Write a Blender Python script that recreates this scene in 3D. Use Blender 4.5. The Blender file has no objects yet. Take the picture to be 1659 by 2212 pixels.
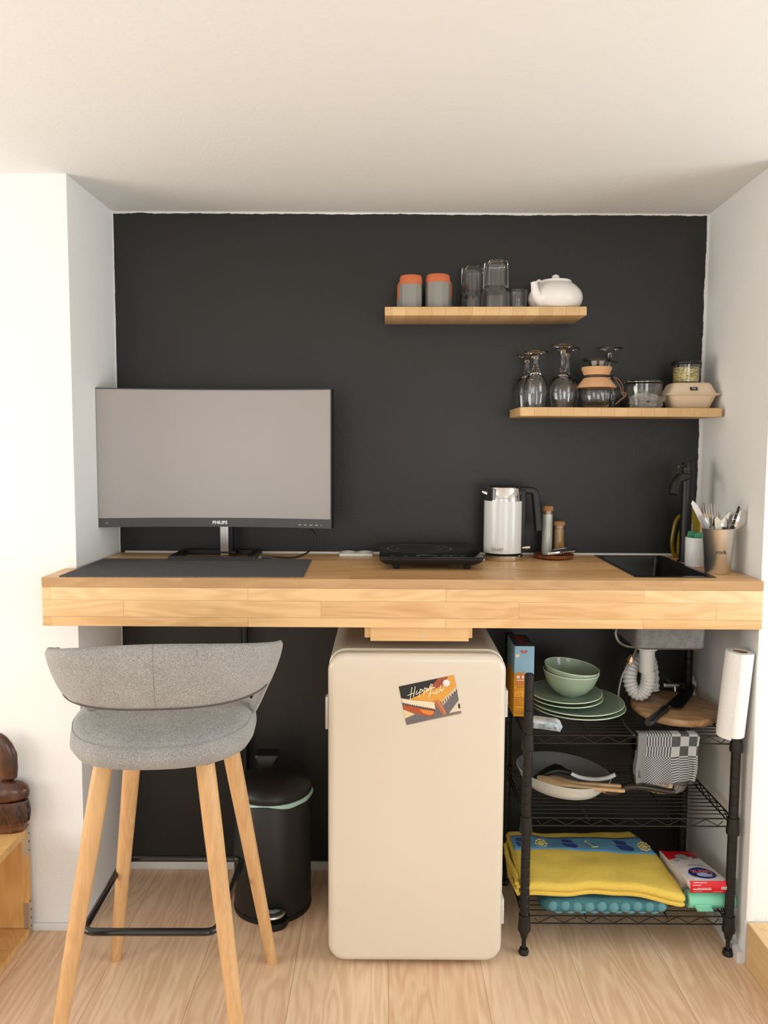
import bpy, bmesh, math, random
from mathutils import Vector, Matrix, Euler, noise
from math import sin, cos, pi, radians as R, sqrt, atan2, floor
random.seed(7)
S = bpy.context.scene
C = S.collection

# ---------------------------------------------------------------- camera
FPX, PITCH, YAW, ROLL = 1726.4, .0824, -.0014, .0052
CAM = Vector((.8305, -2.4813, 1.3629))
_f = Vector((sin(YAW)*cos(PITCH), cos(YAW)*cos(PITCH), -sin(PITCH)))
_r0 = Vector((cos(YAW), -sin(YAW), 0)); _u0 = _r0.cross(_f)
_r = _r0*cos(ROLL) + _u0*sin(ROLL); _u = -_r0*sin(ROLL) + _u0*cos(ROLL)
cd = bpy.data.cameras.new('camera'); cam = bpy.data.objects.new('camera', cd); C.objects.link(cam)
cd.sensor_fit = 'HORIZONTAL'; cd.sensor_width = 36; cd.lens = 36*FPX/1659; cd.clip_start = .01
cam.matrix_world = Matrix(((_r.x, _u.x, -_f.x, CAM.x), (_r.y, _u.y, -_f.y, CAM.y), (_r.z, _u.z, -_f.z, CAM.z), (0, 0, 0, 1)))
S.camera = cam

# ---------------------------------------------------------------- world, light, exposure
S.view_settings.view_transform = 'Standard'; S.view_settings.look = 'None'
S.view_settings.gamma = 1; S.view_settings.use_curve_mapping = False
S.view_settings.exposure = 0.0
w = bpy.data.worlds.new('world'); S.world = w; w.use_nodes = True
w.node_tree.nodes['Background'].inputs[0].default_value = (.90, .95, 1, 1)
w.node_tree.nodes['Background'].inputs[1].default_value = 1.0
def area(name, loc, rot, sx, sy, power, col):
    l = bpy.data.lights.new(name, 'AREA'); l.shape = 'RECTANGLE'; l.size = sx; l.size_y = sy
    l.energy = power; l.color = col
    o = bpy.data.objects.new(name, l); o.location = loc; o.rotation_euler = rot; C.objects.link(o)
    return o
area('daylight_window_left', (-.75, -4.46, 1.15), (R(104), 0, 0), 1.4, 1.4, 12, (1, .98, .95))
area('daylight_window_right', (1.75, -4.46, 1.10), (R(104), 0, 0), 1.2, 1.4, 25, (.97, .985, 1))
area('daylight_side_left', (-1.70, -1.45, 1.2), (R(98), 0, R(-90)), 1.5, 1.4, 43, (1, .965, .90))
area('added_fill_right', (3.45, -1.6, 1.2), (R(98), 0, R(90)), 1.5, 1.4, 50, (.88, .97, 1))  # unseen fill lamp, added to brighten the left return wall

# ---------------------------------------------------------------- helpers: pixel rays to points at a known depth
def ray(x, y): return _f + _r*(x-829.5)/FPX - _u*(y-1106)/FPX
def at(x, y, Y):
    d = ray(x, y); return CAM + d*((Y-CAM.y)/d.y)
def az(x, y, Z):
    d = ray(x, y); return CAM + d*((Z-CAM.z)/d.z)

# ---------------------------------------------------------------- helpers: objects
def tag(o, label=None, cat=None, group=None, kind=None):
    if label: o['label'] = label
    if cat: o['category'] = cat
    if group: o['group'] = group
    if kind: o['kind'] = kind
    return o
def thing(name, label, cat, loc=(0, 0, 0), rot=(0, 0, 0), group=None):
    o = bpy.data.objects.new(name, None); C.objects.link(o); o.empty_display_size = .02
    o.location = loc; o.rotation_euler = rot
    return tag(o, label, cat, group)
def obj(name, bm, mat, parent=None, smooth=True, label=None, local=False, sharp=40):
    """world-space bmesh -> mesh object (moved into the frame of its thing)"""
    if parent is not None and not local:
        r = parent
        while r.parent: r = r.parent
        M = Matrix.LocRotScale(r.location, r.rotation_euler, None).inverted()
        bmesh.ops.transform(bm, matrix=M, verts=bm.verts)
    bmesh.ops.recalc_face_normals(bm, faces=bm.faces)
    me = bpy.data.meshes.new(name); bm.to_mesh(me); bm.free()
    mats = mat if isinstance(mat, (list, tuple)) else [mat]
    for m in mats: me.materials.append(m)
    if smooth:
        me.shade_smooth()
        if sharp: me.set_sharp_from_angle(angle=R(sharp))
    o = bpy.data.objects.new(name, me); C.objects.link(o)
    if parent is not None: o.parent = parent
    if label: o['label'] = label
    return o
def struct(name, bm, mat, **k): return tag(obj(name, bm, mat, **k), kind='structure')
def copy_tree(o, parent=None):
    c = o.copy(); C.objects.link(c); c.parent = parent
    for ch in [x for x in o.children]: copy_tree(ch, c)
    return c

# ---------------------------------------------------------------- helpers: geometry (each adds to a bmesh)
def B(): return bmesh.new()
def box(bm, x0, x1, y0, y1, z0, z1, bev=0, seg=2, M=None, mi=0):
    r = bmesh.ops.create_cube(bm, size=1)
    vs = r['verts']
    for v in vs:
        v.co = Vector((x0+(v.co.x+.5)*(x1-x0), y0+(v.co.y+.5)*(y1-y0), z0+(v.co.z+.5)*(z1-z0)))
    fs = list({f for v in vs for f in v.link_faces})
    for f in fs: f.material_index = mi
    if bev:
        es = list({e for v in vs for e in v.link_edges})
        q = bmesh.ops.bevel(bm, geom=es, offset=bev, segments=seg, affect='EDGES', profile=.5)
        vs = list({v for f in q['faces'] for v in f.verts} | {v for v in vs if v.is_valid})
        for f in q['faces']: f.material_index = mi
    if M is not None: bmesh.ops.transform(bm, matrix=M, verts=[v for v in vs if v.is_valid])
    return bm
def loft(bm, rings, cap0=True, cap1=True, closed=True, mi=0):
    vr = [[bm.verts.new(p) for p in ring] for ring in rings]
    n = len(rings[0]); fs = []
    for a, b in zip(vr, vr[1:]):
        for i in range(n if closed else n-1):
            j = (i+1) % n
            try: fs.append(bm.faces.new((a[i], a[j], b[j], b[i])))
            except ValueError: pass
    if cap0: fs.append(bm.faces.new(list(reversed(vr[0]))))
    if cap1: fs.append(bm.faces.new(vr[-1]))
    for f in fs: f.material_index = mi
    return bm
def lathe(bm, prof, c=(0, 0, 0), seg=40, M=None, mi=0, facet=None):
    """prof: (radius, height) pairs; radius 0 closes at the axis; facet(r,h,angle)->r to modulate"""
    c = Vector(c); rows = []
    for (r, z) in prof:
        if r < 1e-6: rows.append([bm.verts.new((0, 0, z))])
        else:
            rows.append([bm.verts.new(((facet(r, z, 2*pi*i/seg) if facet else r)*cos(2*pi*i/seg),
                                       (facet(r, z, 2*pi*i/seg) if facet else r)*sin(2*pi*i/seg), z)) for i in range(seg)])
    for a, b in zip(rows, rows[1:]):
        if len(a) == 1 and len(b) == 1: continue
        for i in range(seg):
            j = (i+1) % seg
            if len(a) == 1: f = bm.faces.new((a[0], b[j], b[i]))
            elif len(b) == 1: f = bm.faces.new((a[i], a[j], b[0]))
            else: f = bm.faces.new((a[i], a[j], b[j], b[i]))
            f.material_index = mi
    vs = [v for r in rows for v in r]
    T = Matrix.Translation(c) @ (M if M is not None else Matrix.Identity(4))
    bmesh.ops.transform(bm, matrix=T, verts=vs)
    return bm
def frames(pts, closed=False):
    pts = [Vector(p) for p in pts]; n = len(pts); T = []
    for i in range(n):
        a = pts[(i-1) % n] if (closed or i > 0) else pts[i]
        b = pts[(i+1) % n] if (closed or i < n-1) else pts[i]
        T.append((b-a).normalized())
    up = Vector((0, 0, 1)) if abs(T[0].z) < .9 else Vector((1, 0, 0))
    N = (up - T[0]*up.dot(T[0])).normalized(); out = []
    for t in T:
        N = (N - t*N.dot(t)).normalized(); out.append((t, N, t.cross(N)))
    return pts, out
def tube(bm, pts, r, seg=10, closed=False, flat=1.0, mi=0):
    pts, fr = frames(pts, closed)
    rr = r if isinstance(r, (list, tuple)) else [r]*len(pts)
    rings = []
    for p, (t, n, b), q in zip(pts, fr, rr):
        rings.append([p + n*q*flat*cos(2*pi*i/seg) + b*q*sin(2*pi*i/seg) for i in range(seg)])
    if closed: rings.append(rings[0])
    loft(bm, rings, cap0=not closed, cap1=not closed, mi=mi)
    if closed: bmesh.ops.remove_doubles(bm, verts=bm.verts, dist=1e-6)
    return bm
def spline(pts, n=8, closed=False):
    P = [Vector(p) for p in pts]; m = len(P); out = []
    rng = range(m if closed else m-1)
    for i in rng:
        p0 = P[(i-1) % m] if (closed or i > 0) else P[i]; p1 = P[i]; p2 = P[(i+1) % m]
        p3 = P[(i+2) % m] if (closed or i < m-2) else P[min(i+1, m-1)]
        for k in range(n):
            t = k/n
            out.append(.5*((2*p1) + (p2-p0)*t + (2*p0-5*p1+4*p2-p3)*t*t + (3*p1-p0-3*p2+p3)*t*t*t))
    if not closed: out.append(P[-1])
    return out
def prism(bm, pts, d, mi=0):
    """polygon of 3D points pushed by vector d"""
    d = Vector(d); a = [Vector(p) for p in pts]
    loft(bm, [a, [p+d for p in a]], mi=mi); return bm
def grid(bm, fn, nu, nv, uvs=True, mi=0):
    vs = [[bm.verts.new(fn(i/nu, j/nv)) for j in range(nv+1)] for i in range(nu+1)]
    uvl = bm.loops.layers.uv.verify()
    for i in range(nu):
        for j in range(nv):
            f = bm.faces.new((vs[i][j], vs[i+1][j], vs[i+1][j+1], vs[i][j+1])); f.material_index = mi
            for l, (a, b) in zip(f.loops, ((i, j), (i+1, j), (i+1, j+1), (i, j+1))): l[uvl].uv = (a/nu, b/nv)
    return vs
def solid(o, t, off=0):
    m = o.modifiers.new('thick', 'SOLIDIFY'); m.thickness = t; m.offset = off; return o
def subd(o, n=1):
    m = o.modifiers.new('sub', 'SUBSURF'); m.levels = n; m.render_levels = n; return o
def rrect(w, h, r, n=6):
    """rounded rectangle outline (centred), list of (a,b)"""
    out = []
    for cx, cy, a0 in ((w/2-r, h/2-r, 0), (-w/2+r, h/2-r, 90), (-w/2+r, -h/2+r, 180), (w/2-r, -h/2+r, 270)):
        for k in range(n+1):
            a = R(a0+90*k/n); out.append((cx+r*cos(a), cy+r*sin(a)))
    return out
def rot_to(d):
    return Vector((0, 0, 1)).rotation_difference(Vector(d).normalized()).to_matrix().to_4x4()
def text_bm(body, size, depth=.0004, fn=None, shear=0, bold=0):
    cu = bpy.data.curves.new('t', 'FONT'); cu.body = body; cu.size = size; cu.extrude = depth; cu.shear = shear
    cu.align_x = 'CENTER'; cu.align_y = 'CENTER'; cu.resolution_u = 3; cu.offset = bold
    o = bpy.data.objects.new('t', cu); C.objects.link(o)
    dg = bpy.context.evaluated_depsgraph_get(); me = bpy.data.meshes.new_from_object(o.evaluated_get(dg))
    bm = B(); bm.from_mesh(me); bpy.data.objects.remove(o); bpy.data.curves.remove(cu); bpy.data.meshes.remove(me)
    if fn:
        for v in bm.verts: v.co = fn(v.co)
    return bm

# ---------------------------------------------------------------- materials
def srgb(r, g, b):
    f = lambda c: (c/255/12.92) if c/255 <= .04045 else ((c/255+.055)/1.055)**2.4
    return (f(r), f(g), f(b), 1)
class NT:
    def __init__(s, name):
        s.m = bpy.data.materials.new(name); s.m.use_nodes = True; s.t = s.m.node_tree
        s.b = s.t.nodes['Principled BSDF']
    def n(s, typ, **k):
        nd = s.t.nodes.new(typ)
        for a, v in k.items():
            if a == 'ins':
                for kk, vv in v.items():
                    if hasattr(vv, 'is_output'): s.t.links.new(vv, nd.inputs[kk])
                    else: nd.inputs[kk].default_value = vv
            else: setattr(nd, a, v)
        return nd
    def co(s, which='Object'): return s.n('ShaderNodeTexCoord').outputs[which]
    def mapped(s, sc, loc=(0, 0, 0), rot=(0, 0, 0), src=None):
        return s.n('ShaderNodeMapping', ins={'Vector': src or s.co(), 'Scale': sc, 'Location': loc, 'Rotation': rot}).outputs[0]
    def noise(s, v, scale, detail=3, rough=.5, dist=0):
        return s.n('ShaderNodeTexNoise', ins={'Vector': v, 'Scale': scale, 'Detail': detail, 'Roughness': rough, 'Distortion': dist}).outputs['Fac']
    def math(s, op, a, b=0, c=0, clamp=False):
        return s.n('ShaderNodeMath', operation=op, use_clamp=clamp, ins={0: a, 1: b, 2: c}).outputs[0]
    def ramp(s, fac, stops):
        r = s.n('ShaderNodeValToRGB', ins={'Fac': fac}); cr = r.color_ramp
        while len(cr.elements) < len(stops): cr.elements.new(.5)
        for e, (p, c) in zip(cr.elements, stops): e.position = p; e.color = c if len(c) == 4 else (*c, 1)
        return r.outputs[0]
    def mix(s, fac, a, b, blend='MIX'):
        nd = s.n('ShaderNodeMix', data_type='RGBA', blend_type=blend)
        for k, v in ((0, fac), (6, a), (7, b)):
            if hasattr(v, 'is_output'): s.t.links.new(v, nd.inputs[k])
            else: nd.inputs[k].default_value = v
        return nd.outputs[2]
    def set(s, k, v):
        if hasattr(v, 'is_output'): s.t.links.new(v, s.b.inputs[k])
        else: s.b.inputs[k].default_value = v
    def bump(s, h, strength=.2, dist=.002):
        s.set('Normal', s.n('ShaderNodeBump', ins={'Height': h, 'Strength': strength, 'Distance': dist}).outputs[0])
def P(name, col, rough=.5, metal=0, bump=None, spec=.5, vary=0, **k):
    t = NT(name); t.set('Roughness', rough); t.set('Metallic', metal); t.set('Specular IOR Level', spec)
    if vary:
        c2 = tuple(x*(1-vary) for x in col[:3])+(1,)
        t.set('Base Color', t.mix(t.noise(t.co(), k.pop('vscale', 40), 4), col, c2))
    else: t.set('Base Color', col)
    for kk, v in k.items(): t.set(kk.replace('_', ' '), v)
    if bump: t.bump(t.noise(t.co(), bump[0], 3), bump[1], bump[2])
    return t.m
def glass(name, col=(1, 1, 1, 1), rough=0, ior=1.45):
    t = NT(name); t.set('Base Color', col); t.set('Roughness', rough); t.set('IOR', ior); t.set('Transmission Weight', 1)
    return t.m
def wood(name, light, dark, mp_rot=(0, 0, 0), width=.045, length=.35, grain=1.0, gap=.0006, rough=.45, vary=.5, joint=(.25, .15, .07, 1), off=(0, 0, 0), knots=0, staves=True, ring=1.0):
    """mapping: after mp_rot, x = along the grain, y = across the staves"""
    t = NT(name)
    v = t.mapped((1, 1, 1), off, mp_rot)
    if staves:
        br = t.n('ShaderNodeTexBrick', offset=.37, offset_frequency=2, squash=1, ins={'Vector': v, 'Color1': (0, 0, 0, 1), 'Color2': (1, 1, 1, 1), 'Mortar': (.5, .5, .5, 1),
                 'Scale': 1, 'Mortar Size': gap, 'Mortar Smooth': .2, 'Bias': 0, 'Brick Width': length, 'Row Height': width})
        tone = br.outputs['Color']; mort = br.outputs['Fac']
    else: tone = None
    if tone is not None:
        sep = t.n('ShaderNodeSeparateColor', ins={0: tone}).outputs[0]
        shift = t.n('ShaderNodeCombineXYZ', ins={0: t.math('MULTIPLY', sep, 7.3), 1: t.math('MULTIPLY', sep, 3.1), 2: t.math('MULTIPLY', sep, 9.7)}).outputs[0]
        vv = t.n('ShaderNodeVectorMath', operation='ADD', ins={0: v, 1: shift}).outputs[0]
    else: vv = v
    g1 = t.noise(t.mapped((1.3, 9, 9), src=vv), 1.0, 3, .5, .3)
    rings = t.math('SINE', t.math('MULTIPLY', g1, 75))
    rings = t.math('MULTIPLY_ADD', rings, .5, .5)
    fib = t.noise(t.mapped((7, 260, 260), src=vv), 1, 2)
    soft = t.noise(t.mapped((1.6, 14, 14), src=vv), 1, 4)
    f = t.math('ADD', t.math('MULTIPLY', rings, .28*grain*ring), t.math('MULTIPLY', fib, .38*grain))
    f = t.math('ADD', f, t.math('MULTIPLY', soft, .5))
    if tone is not None: f = t.math('ADD', f, t.math('MULTIPLY', t.math('SUBTRACT', sep, .5), vary))
    f = t.math('SUBTRACT', f, .12, clamp=True)
    col = t.mix(f, light, dark)
    if knots:
        vo = t.n('ShaderNodeTexVoronoi', ins={'Vector': t.mapped((1.0, 2.2, 2.2), src=v), 'Scale': knots}).outputs['Distance']
        k = t.ramp(t.math('ADD', vo, t.math('MULTIPLY', t.math('SUBTRACT', t.noise(v, 40, 3), .5), .03)), [(.0, (.8, .8, .8)), (.028, (.45, .45, .45)), (.05, (.12, .12, .12)), (.085, (0, 0, 0))])
        col = t.mix(k, col, tuple(c*.35 for c in dark[:3])+(1,))
    if tone is not None: col = t.mix(t.math('MULTIPLY', mort, .55), col, joint)
    t.set('Base Color', col); t.set('Roughness', rough)
    t.bump(f, .12, .001)
    return t.m

WHITE = P('white_plaster', (.86, .86, .85, 1), .85, bump=(130, .25, .003), spec=.2)
CEIL = P('ceiling_plaster', (.80, .81, .805, 1), .9, bump=(110, .22, .003), spec=.15)
COUNTER = wood('oak_butcher_block', srgb(244, 200, 142), srgb(196, 144, 90), (0, 0, 0), .0455, .42, vary=.5, off=(.13, .02, .01), rough=.38)
FASCIA = wood('oak_fascia_staves', srgb(240, 202, 150), srgb(196, 148, 92), (R(-90), 0, 0), .043, .5, vary=.42, off=(.2, .875, .0), rough=.45, knots=3)
SHELFW = wood('beech_shelf_staves', srgb(222, 186, 134), srgb(186, 142, 90), (0, 0, R(90)), .038, .6, vary=.38, off=(.0, .0, 0), grain=.6, ring=.4)
FLOORW = wood('oak_laminate_floor', srgb(250, 222, 190), srgb(212, 170, 132), (0, 0, R(90)), .245, 3.2, vary=.22, off=(1.2, .135, 0), rough=.42, grain=1.25, knots=2.6, gap=.0009, joint=(.16, .09, .05, 1))
LEGW = wood('oak_leg_wood', srgb(226, 184, 132), srgb(178, 128, 80), (0, R(90), 0), staves=False, rough=.5, ring=.5, grain=1.2)
CRATEW = wood('pine_crate_boards', srgb(230, 186, 122), srgb(196, 142, 78), (0, R(90), 0), .09, .8, vary=.4, rough=.5)
PINE = wood('pine_plain', srgb(238, 204, 156), srgb(206, 158, 104), (0, 0, R(90)), staves=False, rough=.5, knots=5, grain=.7)
PINEX = wood('pine_bracket', srgb(236, 198, 144), srgb(208, 160, 104), (0, 0, 0), staves=False, rough=.5, grain=.7)
ACACIA = wood('acacia_board', srgb(214, 176, 130), srgb(140, 98, 62), (0, 0, R(35)), staves=False, rough=.45, grain=1.2, knots=6)
SPOONW = wood('spoon_beech', srgb(222, 190, 146), srgb(170, 128, 84), staves=False, rough=.6)
DARKW = wood('saucer_walnut', srgb(150, 88, 48), srgb(84, 42, 20), staves=False, rough=.4)
BLACKM = P('black_matte_metal', (.006, .006, .0065, 1), .4, spec=.4)
BLACKP = P('black_plastic', (.008, .008, .0085, 1), .42, spec=.4)
BLACKG = P('black_glass_top', (.006, .006, .007, 1), .06)
POWDER = P('black_powder_coat', (.008, .0075, .007, 1), .36, spec=.4)
STEEL = P('brushed_steel', (.62, .60, .57, 1), .24, 1)
CHROME = P('chrome', (.80, .80, .80, 1), .08, 1)
WPLAST = P('white_plastic', (.74, .74, .72, 1), .4)
GLASS = glass('clear_glass')
def thin(name, tint=(.95, .96, .95, 1), refl=.16):
    m = bpy.data.materials.new(name); m.use_nodes = True; nt = m.node_tree; nt.nodes.clear()
    out = nt.nodes.new('ShaderNodeOutputMaterial'); mx = nt.nodes.new('ShaderNodeMixShader'); tr = nt.nodes.new('ShaderNodeBsdfTransparent'); gl = nt.nodes.new('ShaderNodeBsdfGlossy')
    lw = nt.nodes.new('ShaderNodeLayerWeight'); lw.inputs[0].default_value = .22; fr = nt.nodes.new('ShaderNodeMath'); fr.operation = 'MULTIPLY_ADD'; fr.inputs[1].default_value = .55; fr.inputs[2].default_value = .05; nt.links.new(lw.outputs['Facing'], fr.inputs[0]); tr.inputs[0].default_value = tint; gl.inputs['Roughness'].default_value = .02
    nt.links.new(fr.outputs[0], mx.inputs[0]); nt.links.new(tr.outputs[0], mx.inputs[1]); nt.links.new(gl.outputs[0], mx.inputs[2]); nt.links.new(mx.outputs[0], out.inputs[0])
    return m
THIN = thin('thin_walled_glass')
CORK = P('cork', srgb(222, 172, 126), .8, vary=.32, vscale=420)
CORK2 = P('cork_stopper', srgb(190, 138, 92), .8, vary=.4, vscale=300)

# ================================================================ SETTING
HC = 1.028            # counter top height
HK = 2.066            # ceiling height
b = B(); box(b, -1.75, 3.5, -4.65, .25, -.06, 0); struct('floor', b, FLOORW, smooth=False)
b = B(); box(b, -1.75, 3.5, -4.65, .25, HK, HK+.06); struct('ceiling', b, CEIL, smooth=False)
# back wall: white plaster with black paint brushed up to a ragged edge
t = NT('black_painted_wall'); co = t.co(); sp = t.n('ShaderNodeSeparateXYZ', ins={0: co})
wig = t.math('MULTIPLY', t.math('SUBTRACT', t.noise(co, 28, 4, .65), .5), .010)
wig2 = t.math('MULTIPLY', t.math('SUBTRACT', t.noise(t.mapped((1, 1, 1), (3, 3, 3), src=co), 9, 3), .5), .008)
wg = t.math('ADD', wig, wig2)
right_edge = t.math('LESS_THAN', t.math('ADD', sp.outputs[0], wg), 1.7985)
left_edge = t.math('GREATER_THAN', t.math('ADD', sp.outputs[0], t.math('MULTIPLY', wg, .3)), .0035)
top_edge = t.math('LESS_THAN', t.math('ADD', sp.outputs[2], wg), HK-.0055)
mask = t.math('MULTIPLY', t.math('MULTIPLY', right_edge, left_edge), top_edge)
t.set('Base Color', t.mix(mask, (.78, .77, .74, 1), (.0135, .0137, .0132, 1)))
t.set('Roughness', .45); t.set('Specular IOR Level', .42); t.bump(t.noise(co, 160, 3), .25, .002)
BLACKWALL = t.m
b = B(); box(b, -.2, 1.95, 0, .12, 0, HK); struct('wall_back', b, BLACKWALL, smooth=False)
# left pillar: front face and the splayed return into the alcove
b = B(); prism(b, [(-1.75, -.334, 0), (-.006, -.334, 0), (0.0, .0, 0), (0.0, .12, 0), (-1.75, .12, 0)], (0, 0, HK)); struct('wall_left', b, WHITE, smooth=False)
b = B(); prism(b, [(1.806, 0, 0), (1.806, .12, 0), (3.5, .12, 0), (3.5, -.464, 0), (1.787, -.464, 0)], (0, 0, HK)); struct('wall_right', b, WHITE, smooth=False)
b = B(); box(b, -1.87, -1.75, -4.65, .12, 0, HK); struct('wall_far_left', b, WHITE, smooth=False)
b = B(); box(b, 3.5, 3.62, -4.65, .12, 0, HK); struct('wall_far_right', b, WHITE, smooth=False)
b = B()
for x0, x1, z0, z1 in ((-1.75, -1.5, 0, HK), (0, 1.1, 0, HK), (2.4, 3.5, 0, HK), (-1.5, 0, 0, .45), (1.1, 2.4, 0, .4), (-1.5, 0, 1.95, HK), (1.1, 2.4, 1.9, HK)):
    box(b, x0, x1, -4.65, -4.5, z0, z1)
struct('wall_front', b, WHITE, smooth=False)
for n, x0, x1, z0, z1 in ((1, -1.5, 0, .45, 1.95), (2, 1.1, 2.4, .4, 1.9)):
    b = B()
    for a0, a1, c0, c1 in ((x0, x0+.05, z0, z1), (x1-.05, x1, z0, z1), (x0, x1, z0, z0+.05), (x0, x1, z1-.05, z1), ((x0+x1)/2-.03, (x0+x1)/2+.03, z0, z1), (x0, x1, z1-.45, z1-.41)):
        box(b, a0, a1, -4.52, -4.47, c0, c1)
    struct('window_%d' % n, b, WPLAST, smooth=False)
for n, xw, s_ in ((3, -1.75, 1), (4, 3.5, -1)):  # the right-hand frame is made up to go with the added fill lamp
    b = B()
    for a0, a1, c0, c1 in ((-2.35, -2.30, .45, 1.95), (-.70, -.65, .45, 1.95), (-2.35, -.65, .45, .50), (-2.35, -.65, 1.90, 1.95), (-1.53, -1.48, .45, 1.95)):
        box(b, min(xw+.001*s_, xw+.07*s_), max(xw+.001*s_, xw+.07*s_), a0, a1, c0, c1)
    struct('window_%d' % n, b, WPLAST, smooth=False)
b = B(); box(b, 0, 1.806, -.012, 0, 0, .026, .002); struct('baseboard_back', b, WPLAST)
b = B(); box(b, -1.75, -.007, -.344, -.334, 0, .022, .003); struct('baseboard_left', b, WPLAST)
b = B(); prism(b, [(1.806, 0, 0), (1.787, -.464, 0), (1.770, -.464, 0), (1.789, 0, 0)], (0, 0, .03)); struct('baseboard_right', b, WPLAST, smooth=False)
b = B(); box(b, .02, 1.795, -.010, .0, HC-.01, HC+.0055, .001); struct('trim_1', b, WPLAST)
b = B(); box(b, 1.7865, 1.805, -.4715, -.464, .12, HK-.001, .002); struct('trim_2', b, WHITE)

# ================================================================ COUNTER
YF = -.487
r = thing('worktop', 'thick oak butcher block worktop spanning the alcove with a deep front apron', 'worktop', (.87, -.24, .9))
SX0, SX1, SY0, SY1 = 1.478, 1.688, -.437, -.024
b = B()
for x0, x1, y0, y1 in ((.0015, SX0+.008, -.333, -.001), (-.036, SX0+.008, YF, -.3348), (SX1-.008, 1.786, YF, -.001), (SX0+.008, SX1-.008, YF, SY0+.008), (SX0+.008, SX1-.008, SY1-.008, -.001)):
    x0c = x0
    box(b, x0, x1, y0, y1, HC-.024, HC)
obj('top_board', b, COUNTER, r, smooth=False)
b = B(); box(b, -.036, 1.786, YF, YF+.026, .904, HC-.0245, .0012); obj('front_apron', b, FASCIA, r, label='oak front apron glued up from long staves')
b = B(); tube(b, [(.395, -.03, 0), (.395, -.03, HC-.024)], .011, 16); obj('support_post', b, BLACKM, r, label='slim black metal support post against the wall')
r = thing('apron_bracket', 'pale pine bracket blocks screwed under the worktop above the fridge', 'bracket', (.92, -.45, .87))
b = B(); box(b, .779, 1.058, -.445, -.415, .868, .9035, .0015); obj('back_block', b, PINEX, r)
b = B(); box(b, .7945, 1.047, -.462, -.445, .8635, .9035, .001); obj('front_block', b, PINEX, r)
b = B(); lathe(b, [(0, -.001), (.0035, -.001), (.0035, .0012), (0, .0012)], (.9225, -.462, .8815), 16, rot_to((0, -1, 0))); obj('screw', b, STEEL, r)

# ================================================================ MONITOR
r = thing('computer_monitor', 'large curved grey computer monitor standing on the worktop above the felt mat', 'monitor', (.335, -.13, HC))
RC, MX, MY = 1.5, .3345, -.128
Z0, Z1 = 1.1225, 1.5255
def mon(s, z, d=0): return Vector((MX + (RC-d)*sin(s/RC), MY - (RC - (RC)*cos(s/RC)) - d*cos(s/RC), z))
hw = .3435
t = NT('matte_screen'); t.set('Base Color', (.31, .285, .268, 1)); t.set('Roughness', .36); t.set('Specular IOR Level', 1.0); t.set('Metallic', .35)
SCREEN = t.m
N = 28
def slab(b, s0, s1, z0, z1, d0, d1):
    rings = []
    for i in range(N+1):
        s = s0+(s1-s0)*i/N; rings.append([mon(s, z0, d0), mon(s, z1, d0), mon(s, z1, d1), mon(s, z0, d1)])
    loft(b, rings)
b = B(); slab(b, -hw, hw, Z0, Z1, -.022, 0); 
rings = []
for i in range(N+1):
    s = (-.24+.48*i/N); rings.append([mon(s, Z0+.05, -.021), mon(s, Z1-.07, -.021), mon(s*.9, Z1-.1, -.045), mon(s*.9, Z0+.09, -.045)])
loft(b, rings); obj('casing', b, BLACKP, r, sharp=30)
b = B(); slab(b, -hw+.003, hw-.003, Z0+.0265, Z1-.003, 0, .0012); obj('screen', b, SCREEN, r, sharp=30)
b = B(); slab(b, -hw, hw, Z0, Z0+.026, 0, .003); slab(b, -hw, -hw+.003, Z0+.026, Z1, 0, .003); slab(b, hw-.003, hw, Z0+.026, Z1, 0, .003); slab(b, -hw, hw, Z1-.003, Z1, 0, .003)
bz = obj('bezel', b, P('bezel_grey', (.055, .055, .056, 1), .5), r, sharp=30)
INK = P('white_print', (.75, .75, .75, 1), .5)
b = text_bm('PHILIPS', .0125, .0003, lambda c: mon(c.x*1.1+.008, Z0+.0125+c.y, .0033+c.z), bold=.0006); obj('brand_lettering', b, INK, bz)
b = B()
for i, s in enumerate((.245, .262, .279, .296, .313)):
    for q in range(3 if i != 4 else 1):
        p = mon(s+q*.003, Z0+.009, .0032); box(b, p.x-.0011, p.x+.0011, p.y-.0004, p.y, p.z-.0008, p.z+.0008)
obj('button_icons', b, INK, bz, smooth=False)
p = mon(-.32, Z0+.0125, .0032); b = B(); box(b, p.x-.007, p.x+.007, p.y-.0006, p.y+.002, p.z-.0022, p.z+.0022); obj('corner_badge', b, P('badge_grey', (.2, .2, .2, 1), .4), bz)
b = B(); box(b, .3385, .3625, -.110, -.102, 1.035, 1.20, .001); obj('stand_pole', b, P('pole_aluminium', (.50, .48, .46, 1), .35, .9), r)
b = B(); box(b, .340, .374, -.101, -.07, 1.035, 1.30, .002); obj('stand_spine', b, BLACKP, r)
b = B()
def bar(p, q, w, h):
    pass
FO = [(.205, -.205), (.452, -.205), (.452, -.030), (.205, -.030)]
FI = [(.226, -.188), (.431, -.188), (.431, -.060), (.226, -.060)]
zl, zh = HC+.003, HC+.016
o0 = [Vector((x, y, zl)) for x, y in FO]; o1 = [Vector((x+(.003 if x < .3 else -.003), y+(.003 if y < -.1 else -.003), zh)) for x, y in FO]
i1 = [Vector((x, y, zh)) for x, y in FI]; i0 = [Vector((x, y, zl)) for x, y in FI]
rg = [o0, o1, i1, i0, o0]; loft(b, rg, cap0=False, cap1=False); bmesh.ops.remove_doubles(b, verts=b.verts, dist=1e-5)
box(b, .331, .384, -.112, -.06, HC+.012, HC+.018, .002); box(b, .331, .350, -.20, -.05, HC+.004, HC+.006) if False else None
box(b, .20, .235, -.045, -.02, HC+.003, HC+.013, .003)
obj('stand_base', b, BLACKM, r, sharp=30)
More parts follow.
